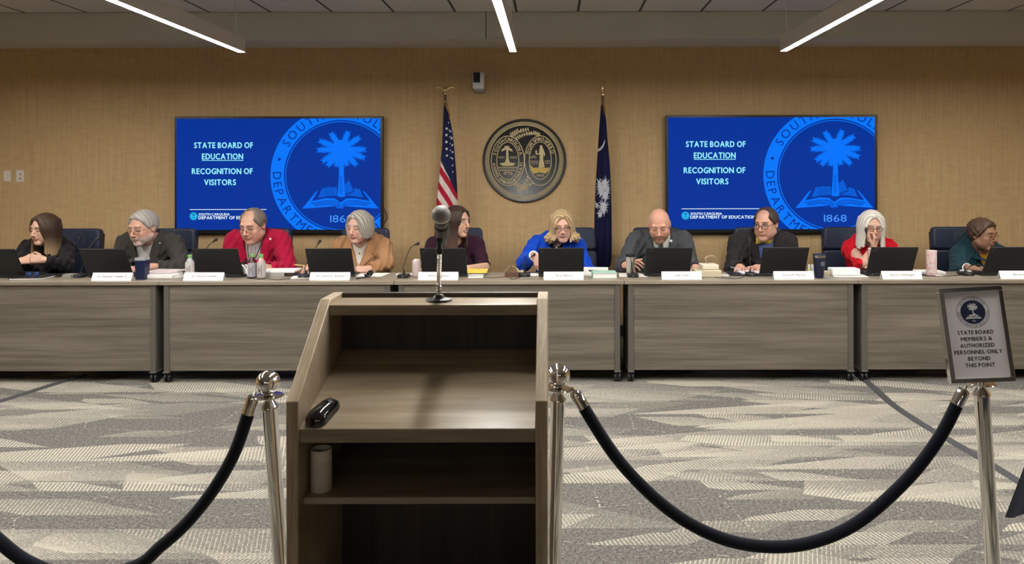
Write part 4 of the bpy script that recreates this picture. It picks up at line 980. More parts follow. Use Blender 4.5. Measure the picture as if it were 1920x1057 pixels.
def tumbler(px, Yb, h, rt, rb, label, bodym, lidm, seg=28, rim=None, square=False, extras=None):
    X = at(px, 518, Yb).x; z = T_Z; t = thing('tumbler', label, 'tumbler', (X, Yb, z)); M4 = Matrix.Rotation(math.pi / 4, 3, 'Z') if square else None
    sg_ = 4 if square else seg
    MB().lathe([(rb * .96, 0), (rb, .004), (rt, h * .86)], (X, Yb, z), sg_, M4).build('body', bodym, t, smooth=35, bevel=.004 if square else 0)
    if rim: MB().lathe([(rt, h * .86), (rt * 1.01, h * .95), (rt, h * .95)], (X, Yb, z), seg).build('rim', rim, t)
    MB().lathe([(rt * .99, h * (.95 if rim else .86)), (rt * 1.04, h * .96), (rt * 1.0, h), (.001, h)] if not square else [(rt * .9, h * .86), (rt * .92, h * .98), (.001, h)], (X, Yb, z), sg_ if square else seg, M4).build('lid', lidm, t)
    return t, X, z
M_nvy = mat('navy_gloss', srgb(18, 30, 66), .35)
tumbler(267, 5.47, .165, .056, .044, 'square navy tumbler with a clear lid beside the bearded man\'s papers', M_nvy, mat('clear_lid', (.8, .8, .8), .2, trans=.6), square=True)
t, X, z = tumbler(1536, 5.47, .175, .043, .030, 'tall tapered navy tumbler with steel rim and black lid', mat('navy_matt', srgb(20, 26, 52), .5), M_black, rim=M_brush)
g = G2(); g.ring((0, 0), .0125, .0155, 28); palm_art(g, .00003, 0, 0); book_art(g, .00003, 0, 0)
g.build('emblem', lambda u, v: Vector((X + .012 + u * .9, 5.47 - .0412 + abs(.012 + u) * .25, z + .108 + v)), mat('emblem_silver', srgb(150, 155, 165), .5), t)
t, X, z = tumbler(1182.5, 5.62, .165, .037, .030, 'brushed steel tumbler with two dark bands left of the bald man\'s laptop', mat('satin_steel', (.72, .68, .60), .45, .85), M_black)
m = MB()
m.tube([(X - .006, 5.62 - .037, z + .145), (X + .004, 5.62 - .036, z + .09), (X - .004, 5.62 - .034, z + .03)], .0025, 6); m.tube([(X + .022, 5.62 - .031, z + .14), (X + .018, 5.62 - .030, z + .05)], .0022, 6); m.build('dark_band', M_black, t)
M_flor = mat('floral_print', srgb(214, 190, 188), .45); n = NT(M_flor)
vo = n.n('ShaderNodeTexVoronoi'); vo.inputs['Scale'].default_value = 38; n.l(n.pos(), vo.inputs['Vector'])
vo2 = n.n('ShaderNodeTexVoronoi'); vo2.inputs['Scale'].default_value = 70; n.l(n.pos((1, 1, .5), (.4, .5, 0)), vo2.inputs['Vector'])
n.l(n.mix(n.math('LESS_THAN', vo2.outputs['Distance'], .13), n.ramp(vo.outputs['Distance'], [(.1, srgb(206, 150, 152)), (.35, srgb(222, 180, 178)), (.6, srgb(222, 208, 204))]), (.03, .03, .03)), n.b.inputs['Base Color'])
tumbler(1746.5, 5.60, .188, .037, .036, 'pale pink floral tumbler standing on a dark coaster', M_flor, mat('pale_pink', srgb(220, 196, 194), .4))
X = at(1744, 518, 5.6).x
o = MB().lathe([(.07, 0), (.071, .002), (.069, .0035), (.001, .0035)], (X, 5.60, T_Z + .0002), 32).build('coaster', mat('dark_coaster', srgb(44, 30, 32), .6), loc=(X, 5.6, T_Z)); tag(o, 'dark round coaster under the floral tumbler', 'coaster')
X = at(781, 518, 5.58).x
t = thing('drink_can', 'pale pink drink can beside the purple dress woman\'s laptop', 'can', (X, 5.58, T_Z))
MB().lathe([(.024, 0), (.033, .008), (.033, .115), (.028, .128)], (X, 5.58, T_Z), 28).build('body', mat('can_pink', srgb(206, 188, 184), .35, .2), t)
m = MB(); 
for zz, a0_, a1_ in ((.03, -2.0, -1.3), (.05, -1.9, -1.1), (.065, -2.0, -1.2), (.085, -1.8, -1.2), (.10, -2.0, -1.3)):
    m.add([(X + .0334 * math.cos(a), 5.58 + .0334 * math.sin(a), T_Z + zz + d) for a, d in ((a0_, 0), (a1_, 0), (a1_, .008), (a0_, .008))], [(0, 1, 2, 3)])
m.build('can_print', mat('can_print', srgb(150, 110, 112), .5), t, smooth=None)
MB().lathe([(.028, .128), (.027, .131), (.025, .128), (.001, .128)], (X, 5.58, T_Z), 28).build('lid', M_brush, t)

# paper, folders, books -------------------------------------------------
def slab(name, label, cat, px0, px1, Ya, Yb, z0, h, m, rot=0.0, group=None, edge=None, skew=0.0, bev=.001):
    cx = at((px0 + px1) / 2, 515, (Ya + Yb) / 2).x; hw = (px1 - px0) / 2 * (Ya + Yb) / 2 / FPX; cy = (Ya + Yb) / 2; hd = (Yb - Ya) / 2
    M4 = Matrix.Translation((cx, cy, T_Z + z0 + .0008)) @ Matrix.Rotation(rot, 4, 'Z')
    if edge is None:
        o = MB().box(-hw, hw, -hd, hd, 0, h, M4).build(name, m, smooth=None, bevel=min(bev, h * .3), loc=(cx, cy, T_Z + z0)); return tag(o, label, cat, group)
    t = thing(name, label, cat, (cx, cy, T_Z + z0), group)
    MB().box(-hw + .003, hw - .003, -hd + .003, hd - .003, .002, h - .002, M4).build('pages', edge, t, smooth=None)
    mb = MB(); mb.box(-hw, hw, -hd, hd, 0, .002, M4); mb.box(-hw, hw, -hd, hd, h - .002, h, M4); mb.box(-hw, -hw + .003, -hd, hd, 0, h, M4); mb.build('cover', m, t, smooth=None)
    return t
G = 'loose papers on the tables'
M_nb = mat('notebook_black', (.012, .012, .014), .5)
slab('notebook', 'black notebook with white page edge beside the left-edge laptop', 'notebook', 32, 92, 5.44, 5.62, 0, .014, M_nb, .08, edge=M_paper)
slab('tablet', 'flat black tablet left of the leftmost table microphone', 'tablet', 78, 124, 5.60, 5.76, 0, .008, M_black)
slab('note_block', 'small grey block between the black tablet and the microphone base', 'note pad', 123, 139, 5.52, 5.60, 0, .028, mat('pad_grey', srgb(140, 136, 128), .7))
# sunglasses
c0 = at(63, 511, 5.5); t = thing('sunglasses', 'blue-lensed sunglasses lying on the black notebook', 'sunglasses', (c0.x, 5.5, T_Z + .016))
for s_ in (-1, 1):
    l_ = MB().ball((c0.x + s_ * .028, 5.49, T_Z + .036), (.021, .006, .019), 20, 12).build('lens', mat('blue_lens', srgb(36, 62, 112), .12), t, smooth=180)
    MB().tube([(c0.x + s_ * .05, 5.492, T_Z + .045), (c0.x + s_ * .055, 5.53, T_Z + .035), (c0.x + s_ * .05, 5.6, T_Z + .019)], .002, 8).build('temple', M_black, t)
MB().tube([(c0.x - .008, 5.489, T_Z + .04), (c0.x, 5.487, T_Z + .043), (c0.x + .008, 5.489, T_Z + .04)], .002, 8).build('bridge', M_black, t)
# bearded man's papers
slab('paper_stack', 'thick white paper stack in front of the bearded man\'s forearm', 'papers', 277, 333, 5.48, 5.66, 0, .032, M_paper, 0.03, G, bev=.006)
slab('paper_sheet', 'white sheets lying askew on the bearded man\'s paper stack', 'papers', 279, 337, 5.52, 5.74, .034, .008, mat('paper_pinkish', srgb(214, 200, 198), .7), -.12, G)
slab('paper_sheet', 'white sheet sticking out right of the bearded man\'s paper stack', 'papers', 322, 342, 5.50, 5.70, 0, .003, M_paper, -.2, G)
# red jacket man: curling open notebook, stack of sheets
a = at(458, 512, 5.66); t = thing('open_ring_notebook', 'open white notebook with curling pages behind the pair of bottles', 'notebook', (a.x, 5.66, T_Z))
for k in range(4):
    rows = [[(a.x - .05 + .10 * i / 10 - .015 * k, 5.60 + .16 * j, T_Z + .002 + (.09 - .018 * k) * math.sin(math.pi * (i / 10) ** .8) ** 1.0 * (1 - .2 * j)) for i in range(11)] for j in (0, 1)]
    MB().sheet(rows).build('page', M_paper, t, solid=.0012)
MB().tube([(a.x - .005 + .05 * math.cos(b_), 5.60, T_Z + .05 + .048 * math.sin(b_)) for b_ in np.linspace(.3, 3.3, 18)], .003, 8).build('ring_binding', M_blackm, t)
MB().box(a.x - .08, a.x + .09, 5.59, 5.78, T_Z + .0005, T_Z + .003).build('cover', M_nb, t, smooth=None)
slab('paper_stack', 'flat grey-white book between the bottles and the camel jacket woman\'s hand', 'book', 502, 540, 5.60, 5.76, 0, .026, mat('book_grey', srgb(168, 164, 160), .7), 0, G)
slab('paper_sheet', 'long white sheets on top of the grey-white book', 'papers', 497, 559, 5.60, 5.80, .028, .012, M_paper, .04, G)
slab('eyeglass_case', 'small dark brown case beside the grey-white book', 'case', 541, 551, 5.6, 5.68, 0, .022, mat('dark_brown', srgb(58, 44, 38), .5))
slab('paper_sheet', 'white paper under the microphone left of the camel jacket woman\'s laptop', 'papers', 548, 585, 5.49, 5.62, 0, .004, M_paper, .2, G)
slab('paper_sheet', 'white papers under the camel jacket woman\'s right wrist', 'papers', 664, 724, 5.58, 5.78, 0, .004, M_paper, -.12, G)
slab('paper_sheet', 'white paper behind the pink can', 'papers', 743, 790, 5.66, 5.76, 0, .003, M_paper, 0, G)
slab('notebook', 'black notebook under the yellow legal pad', 'notebook', 868, 910, 5.60, 5.77, 0, .020, M_nb, -.05, edge=M_paper)
slab('legal_pad', 'yellow legal pad in front of the woman in dark purple', 'note pad', 871, 914, 5.60, 5.78, .022, .012, mat('legal_yellow', srgb(226, 202, 84), .7), .03)
slab('paper_sheet', 'white sheet in front of the black notebook beside the purple dress woman\'s laptop', 'papers', 878, 906, 5.50, 5.58, 0, .003, M_paper, .05, G)
slab('wooden_box', 'small brown box left of the blue jacket woman\'s microphone', 'box', 947, 972, 5.53, 5.60, 0, .028, mat('box_brown', srgb(92, 64, 48), .5))
a = at(962, 505, 5.66); rows = [[(a.x - .06 + .14 * i / 12, 5.60 + .12 * j / 4, T_Z + .03 + .045 * math.sin(math.pi * min(1, i / 9)) * (1 - .1 * j) + .004 * math.sin(i * 2.1 + j)) for i in range(13)] for j in range(5)]
o = MB().sheet(rows).build('folded_paper', mat('tan_paper', srgb(176, 160, 136), .75), None, solid=.003, smooth=60, loc=(a.x, 5.66, T_Z)); tag(o, 'tan folded paper on the small brown box', 'papers')
slab('paper_sheet', 'white paper left of the blue jacket woman\'s laptop', 'papers', 990, 1016, 5.60, 5.74, 0, .003, M_paper, 0, G)
slab('paper_sheet', 'white sheets right of the blue jacket woman\'s laptop', 'papers', 1090, 1142, 5.60, 5.80, 0, .012, M_paper, -.12, G)
slab('paper_sheet', 'bent white sheet on top behind the mint green folder', 'papers', 1094, 1140, 5.68, 5.80, .014, .028, M_paper, -.10, G)
MB_pen = MB().tube([at(1104, 507, 5.63), at(1142, 510, 5.60)], .006, 10)
tag(MB_pen.build('marker_pen', M_black), 'black pen lying on the mint green folder', 'pen')
slab('folder', 'mint green folder right of the blue jacket woman\'s laptop', 'folder', 1110, 1155, 5.47, 5.63, 0, .038, mat('mint', srgb(160, 196, 176), .6), .02, edge=M_paper)
slab('paper_sheet', 'white sheet under the steel tumbler', 'papers', 1161, 1212, 5.54, 5.74, 0, .002, M_paper, -.05, G)
slab('thick_book', 'thick cream paperback block right of the bald man\'s laptop', 'book', 1300, 1349, 5.50, 5.66, 0, .052, mat('cream_pages', srgb(196, 184, 158), .75), -.02, bev=.006)
slab('tissue_packet', 'cream tissue packet on the thick cream book', 'tissues', 1313, 1344, 5.53, 5.66, .054, .036, mat('cream_light', srgb(216, 206, 184), .75), .05, bev=.006)
a = at(1326, 492, 5.6); m = MB(); rows = [[Vector((a.x + .008 + .03 * (i / 14) ** 2 - .026 * math.sin(i / 14 * 5.2), 5.58 + j * .03, T_Z + .09 + .062 * math.sin(i / 14 * 2.4) + .0)) for i in range(15)] for j in (0, 1)]
o = m.sheet(rows).build('tissue', mat('tissue_pink', srgb(214, 186, 166), .8), None, solid=.002, smooth=60, loc=(a.x, 5.6, T_Z + .09)); tag(o, 'curled paper tissue sticking up from the cream packet', 'tissue')
slab('smartphone', 'dark smartphone under the bald man\'s right hand', 'phone', 1294, 1322, 5.70, 5.78, .001, .009, M_gloss, -.3)
slab('paper_sheet', 'white sheet right of the thick cream book', 'papers', 1346, 1366, 5.56, 5.66, 0, .003, M_paper, -.2, G)
slab('paper_sheet', 'white papers under the bow tie man\'s hands', 'papers', 1383, 1436, 5.60, 5.80, .012, .010, mat('paper_lilac', srgb(214, 206, 214), .7), .05, G)
slab('clipboard', 'dark portfolio under the bow tie man\'s papers', 'portfolio', 1366, 1440, 5.58, 5.81, 0, .011, M_nb, -.04)
t = None
for i, (px, c_, lab) in enumerate(((1517, srgb(214, 222, 150), 'yellow-green highlighter standing left of the tall navy tumbler'), (1523, srgb(196, 206, 226), 'pale blue highlighter standing left of the tall navy tumbler'))):
    X = at(px, 510, 5.62).x; t = thing('highlighter', lab, 'highlighter', (X, 5.62, T_Z))
    MB().lathe([(.009, 0), (.010, .005), (.010, .05), (.007, .056)], (X, 5.62, T_Z), 14).build('barrel', mat('hl%d' % i, c_, .4), t)
    MB().lathe([(.0085, .056), (.0085, .08), (.001, .082)], (X, 5.62, T_Z), 14).build('cap', M_card, t)
slab('paper_stack', 'fan of cream papers behind the tall navy tumbler', 'papers', 1544, 1558, 5.60, 5.72, 0, .022, mat('cream_pages', (.5, .45, .36)), .3, G)
slab('paper_stack', 'white box-like stack of cards right of the tall navy tumbler', 'cards', 1556, 1608, 5.55, 5.66, .006, .050, M_card, -.03, G, bev=.008)
slab('paper_sheet', 'white sheet under the white card stack beside the woman in red', 'papers', 1560, 1622, 5.50, 5.64, 0, .004, M_paper, -.1, G)
slab('paper_stack', 'white sheets behind the floral tumbler', 'papers', 1716, 1765, 5.66, 5.80, 0, .018, M_paper, -.03, G)
slab('paper_sheet', 'small white slip right of the floral tumbler', 'papers', 1752, 1766, 5.54, 5.60, 0, .003, M_paper, 0, G)
slab('paper_sheet', 'white paper corner left of the teal jacket woman\'s hand', 'papers', 1806, 1818, 5.70, 5.78, 0, .018, M_paper, .3, G)
slab('portfolio', 'black portfolio under the teal jacket woman\'s hand', 'portfolio', 1800, 1850, 5.62, 5.72, 0, .010, M_nb, 0)
# dark cable lump right of laptop 4
a = at(690, 514, 5.52); m = MB()
for k in range(3): m.tube([(a.x + .022 * math.cos(b_ + k) + .01 * k, 5.52 + .03 * math.sin(b_), T_Z + .012 + .012 * k + .012 * (1 + math.sin(2 * b_ + k)) * .7) for b_ in np.linspace(0, 6.28, 25)[:-1]], .0055, 8, closed=True)
m.tube([(a.x - .07, 5.45, T_Z + .005), (a.x - .04, 5.47, T_Z + .008), (a.x, 5.51, T_Z + .012)], .005, 8)
tag(m.build('coiled_cord', M_blackm, loc=(a.x, 5.52, T_Z)), 'coiled black cord beside the camel jacket woman\'s laptop', 'cord')
GC = 'thin black cables on the table tops'
def cable(pts, label, r=.0022):
    q = [at(px, py, Y_) for px, py, Y_ in pts]; q = [Vector((p_.x, p_.y, T_Z + r + .0004)) for p_ in q]
    m = MB(); m.tube(q, r, 6); o = m.build('cable', M_blackm, loc=tuple(q[0])); tag(o, label, 'cable', GC)
cable([(462, 518, 5.50), (480, 519, 5.46), (488, 519, 5.44), (500, 518, 5.47), (512, 519, 5.45), (520, 519, 5.42)], 'thin black cable in front of the pair of juice bottles')
cable([(518, 519, 5.42), (540, 518, 5.46), (556, 516, 5.52), (566, 515, 5.55)], 'thin black cable running to the microphone left of the camel jacket woman')
cable([(905, 518, 5.52), (925, 518, 5.50), (940, 518, 5.53), (950, 518, 5.57)], 'thin black cable between the legal pad and the brown box')
cable([(956, 518, 5.46), (962, 518, 5.42), (968, 518, 5.45), (976, 518, 5.52)], 'short black cable end under the brown box')
cable([(1340, 518, 5.5), (1358, 518, 5.46), (1378, 518, 5.42), (1386, 518, 5.44), (1396, 518, 5.54)], 'thin black cable running right of the thick cream book to a microphone')
cable([(1754, 518, 5.55), (1772, 518, 5.52), (1786, 518, 5.56), (1802, 518, 5.58)], 'thin black cable between the coaster and the teal woman\'s microphone')
# ================================================================ PEOPLE: one continuous surface grown from a distance field
V3 = lambda *a: np.array(a if len(a) == 3 else a[0], dtype=np.float64)
class Field:
    def __init__(s, xs, ys, zs):
        s.x, s.y, s.z = [np.asarray(a, np.float32) for a in (xs, ys, zs)]
        s.F = np.full((len(xs), len(ys), len(zs)), .2, np.float32)
    def sl(s, lo, hi):
        r = []
        for a, l, h in zip((s.x, s.y, s.z), lo, hi):
            i0 = int(np.searchsorted(a, l)); i1 = int(np.searchsorted(a, h)); r.append(slice(i0, max(i0, i1)))
        return tuple(r)
    def grid(s, sl):
        return s.x[sl[0]][:, None, None], s.y[sl[1]][None, :, None], s.z[sl[2]][None, None, :]
    def comb(s, sl, d, k, op):
        A = s.F[sl]
        if op == '+':
            if k > 0: h = np.maximum(k - np.abs(A - d), 0) / k; s.F[sl] = np.minimum(A, d) - h * h * k * .25
            else: s.F[sl] = np.minimum(A, d)
        else:
            d = -d
            if k > 0: h = np.maximum(k - np.abs(A - d), 0) / k; s.F[sl] = np.maximum(A, d) + h * h * k * .25
            else: s.F[sl] = np.maximum(A, d)
    def cone(s, a, b, ra, rb, k=.01, op='+'):
        a, b = V3(a), V3(b); m = k + .03; R = max(ra, rb) + m
        sl = s.sl(np.minimum(a, b) - R, np.maximum(a, b) + R)
        if any(q.stop <= q.start for q in sl): return
        X, Y, Z = s.grid(sl); ba = b - a; L2 = max(float(ba @ ba), 1e-9)
        t = np.clip(((X - a[0]) * ba[0] + (Y - a[1]) * ba[1] + (Z - a[2]) * ba[2]) / L2, 0, 1).astype(np.float32)
        d = np.sqrt((X - a[0] - t * ba[0]) ** 2 + (Y - a[1] - t * ba[1]) ** 2 + (Z - a[2] - t * ba[2]) ** 2) - (ra + (rb - ra) * t)
        s.comb(sl, d.astype(np.float32), k, op)
    def ell(s, c, r, R=None, k=.01, op='+'):
        c, r = V3(c), V3(r); m = max(r) + k + .03
        sl = s.sl(c - m, c + m)
        if any(q.stop <= q.start for q in sl): return
        X, Y, Z = s.grid(sl); x, y, z = X - c[0], Y - c[1], Z - c[2]
        if R is not None: x, y, z = [R[0, i] * x + R[1, i] * y + R[2, i] * z for i in range(3)]
        k0 = np.sqrt((x / r[0]) ** 2 + (y / r[1]) ** 2 + (z / r[2]) ** 2); k1 = np.sqrt((x / r[0] ** 2) ** 2 + (y / r[1] ** 2) ** 2 + (z / r[2] ** 2) ** 2)
        s.comb(sl, (k0 * (k0 - 1) / np.maximum(k1, 1e-6)).astype(np.float32), k, op)
    def full(s): return s.grid((slice(None),) * 3)
def nets(F, xs, ys, zs):
    S = F < 0; nx, ny, nz = F.shape
    cnt = np.zeros((nx - 1, ny - 1, nz - 1), np.int8)
    for a in (0, 1):
        for b_ in (0, 1):
            for c in (0, 1): cnt += S[a:nx - 1 + a, b_:ny - 1 + b_, c:nz - 1 + c]
    act = (cnt > 0) & (cnt < 8); I, J, K = np.nonzero(act)
    idx = np.full(act.shape, -1, np.int64); idx[I, J, K] = np.arange(len(I))
    P = np.zeros((len(I), 3)); N = np.zeros(len(I))
    cor = [(a, b_, c) for a in (0, 1) for b_ in (0, 1) for c in (0, 1)]
    val = {c: F[I + c[0], J + c[1], K + c[2]] for c in cor}
    for c in cor:
        for ax in range(3):
            if c[ax]: continue
            e = tuple(1 if q == ax else c[q] for q in range(3)); f0, f1 = val[c], val[e]; m = (f0 < 0) != (f1 < 0)
            t = np.where(m, f0 / np.where(m, f0 - f1, 1), 0)
            for q in range(3): P[:, q] += np.where(m, c[q] + (t if q == ax else 0), 0)
            N += m
    P /= N[:, None]; P += np.stack([I, J, K], 1)
    out = np.stack([np.interp(P[:, q], np.arange(len(a)), a) for q, a in enumerate((xs, ys, zs))], 1)
    quads = []
    for ax in range(3):
        s0 = [slice(None)] * 3; s1 = [slice(None)] * 3; s0[ax] = slice(0, -1); s1[ax] = slice(1, None)
        ch = S[tuple(s0)] != S[tuple(s1)]; E = np.stack(np.nonzero(ch), 1); u, v = (ax + 1) % 3, (ax + 2) % 3
        lim = np.array(act.shape); E = E[(E[:, u] > 0) & (E[:, v] > 0) & (E[:, u] < lim[u]) & (E[:, v] < lim[v])]
        ins = S[E[:, 0], E[:, 1], E[:, 2]]
        def cell(du, dv):
            q = E.copy(); q[:, u] -= du; q[:, v] -= dv; return idx[q[:, 0], q[:, 1], q[:, 2]]
        a, b_, c, d = cell(1, 1), cell(0, 1), cell(0, 0), cell(1, 0)
        Q = np.stack([a, b_, c, d], 1); Q[~ins] = Q[~ins][:, ::-1]; quads.append(Q)
    Q = np.concatenate(quads); return out, Q[(Q >= 0).all(1)]
def np_mesh(name, V, Q, m, parent=None, cols=None, loc=None):
    off = np.array(origin_of(parent) if parent is not None else (loc or (0, 0, 0)))
    me = bpy.data.meshes.new(name); me.vertices.add(len(V)); me.vertices.foreach_set('co', (V - off).astype(np.float32).ravel())
    me.loops.add(Q.size); me.loops.foreach_set('vertex_index', Q.astype(np.int32).ravel())
    me.polygons.add(len(Q)); me.polygons.foreach_set('loop_start', np.arange(0, Q.size, 4, dtype=np.int32))
    me.update(calc_edges=True); me.validate()
    if cols is not None:
        ca = me.color_attributes.new('Col', 'FLOAT_COLOR', 'POINT'); ca.data.foreach_set('color', np.concatenate([cols, np.ones((len(V), 1))], 1).astype(np.float32).ravel())
    return finish(name, me, m, parent, 180, loc)
def rotm(yaw, pitch, roll):
    return np.array(Matrix.Rotation(math.radians(yaw), 3, 'Z') @ Matrix.Rotation(math.radians(pitch), 3, 'X') @ Matrix.Rotation(math.radians(roll), 3, 'Y'))

SKIN = vcol_mat('skin', .52, .35, sss=.06); CLOTH = vcol_mat('cloth', .85, .15, .05, bump=500); HAIR = vcol_mat('hair_strands', .5, .35, bump=None)
KNIT = vcol_mat('smooth_cloth', .7, .2, .05)
def ss(a, b_, x): t = np.clip((x - a) / (b_ - a), 0, 1); return t * t * (3 - 2 * t)

def hand(fd, Wp, Fd, Nd, thumb, curl=.5, k=1.0, splay=.25, spread=None):
    """five separate bent fingers: wrist, forward, back-of-hand normal, thumb side sign"""
    Wp, Fd, Nd = V3(Wp), V3(Fd), V3(Nd); Fd = Fd / np.linalg.norm(Fd); Nd = Nd - Fd * (Nd @ Fd); Nd /= np.linalg.norm(Nd); Sd = np.cross(Fd, Nd) * thumb
    offs = (.030, .0100, -.0105, -.029); ln = (.088, .091, .086, .077); fl = ((.044, .027, .021), (.049, .031, .022), (.046, .029, .022), (.036, .022, .019))
    kn = [Wp + Fd * l * k + Sd * o * k for l, o in zip(ln, offs)]
    for q, o in zip(kn, offs): fd.cone(Wp + Sd * o * .55 * k + Fd * .012 * k, q - Nd * .003 * k, .0150 * k, .0112 * k, .014)
    fd.cone(Wp + Fd * .03 * k + Sd * .016 * k - Nd * .008 * k, Wp + Fd * .055 * k + Sd * .026 * k - Nd * .010 * k, .014 * k, .011 * k, .012)
    curls = curl if isinstance(curl, (tuple, list)) else [curl * f for f in (.85, 1, 1.1, 1.2)]
    for q, o, L, c in zip(kn, offs, fl, curls):
        d = Fd + Sd * o / .03 * splay * .35; d /= np.linalg.norm(d); p = q - Nd * .003 * k; ang = c * .9; r = .0088 * k
        for i, l in enumerate(L):
            dd = d * math.cos(ang) - Nd * math.sin(ang); e = p + dd * l * k; fd.cone(p, e, r, r * .90, .003); p = e; r *= .90; ang += c * (1.15, .8, .5)[i]
    p = Wp + Fd * .030 * k + Sd * .026 * k - Nd * .006 * k; d = Fd * .62 + Sd * .62 - Nd * .42; d /= np.linalg.norm(d); r = .0125 * k
    for i, l in enumerate((.040, .033, .027)):
        e = p + d * l * k; fd.cone(p, e, r, r * .84, .006); p = e; r *= .84; d = d + Fd * .28 - Sd * .22 * (curl if not isinstance(curl, (tuple, list)) else .6); d /= np.linalg.norm(d)

def head_prims(fd, H, C, k, sp):
    T = lambda x, y, z: C + H @ (np.array((x, y, z)) * k)
    f = sp.get('face', {}); jw = f.get('jaw', 1.0); fat = f.get('fat', 0.0)
    fd.ell(T(0, .014, .030), np.array((.0755, .0955, .084)) * k, H, .01)
    fd.ell(T(0, -.024, -.030), np.array((.0625 * jw + fat, .064, .082)) * k, H, .03)
    for s_ in (-1, 1):
        fd.cone(T(s_ * .056 * jw, .004, -.055), T(s_ * .018, -.062, -.098), .017 * k, .016 * k, .03)
        fd.ell(T(s_ * .041, -.060, -.026), np.array((.021, .018, .017)) * k, H, .022)
        fd.ell(T(s_ * .040, -.050, -.058), np.array((.020 + fat, .024, .026)) * k, H, .02)
    fd.ell(T(0, -.072, -.099), np.array((.021, .017, .017)) * k, H, .018)
    fd.cone(T(-.036, -.074, .027), T(.036, -.074, .027), .0125 * k, .0125 * k, .014)
    for s_ in (-1, 1): fd.ell(T(s_ * .032, -.094, .006), np.array((.0165, .013, .0115)) * k, H, .012, '-')
    for s_ in (-1, 1): fd.ell(T(s_ * .0315, -.0735, .005), np.array((.0140, .0125, .0118)) * k, H, .003)
    nl = f.get('nose', .7)
    fd.cone(T(0, -.080, .018), T(0, -.103 - .006 * nl, -.026), .0075 * k, .0098 * k, .010)
    fd.ell(T(0, -.1035 - .005 * nl, -.030), np.array((.0105, .0095, .009)) * k, H, .006)
    for s_ in (-1, 1): fd.ell(T(s_ * .0125, -.094, -.034), np.array((.0075, .0095, .0072)) * k, H, .006)
    fd.ell(T(0, -.083, -.052), np.array((.024, .012, .015)) * k, H, .012)
    fd.ell(T(0, -.0895, -.0595), np.array((.0215, .0075, .0048)) * k, H, .004)
    fd.ell(T(0, -.0885, -.0695), np.array((.0190, .0080, .0056)) * k, H, .004)
    if f.get('smile'):
        fd.ell(T(0, -.092, -.0645), np.array((.020, .010, .0034)) * k, H, .003, '-')
    for s_ in (-1, 1):
        fd.ell(T(s_ * .0765, .014, -.002), np.array((.0085, .0185, .031)) * k, H, .006)
        fd.ell(T(s_ * .0835, .008, -.001), np.array((.005, .010, .017)) * k, H, .006, '-')

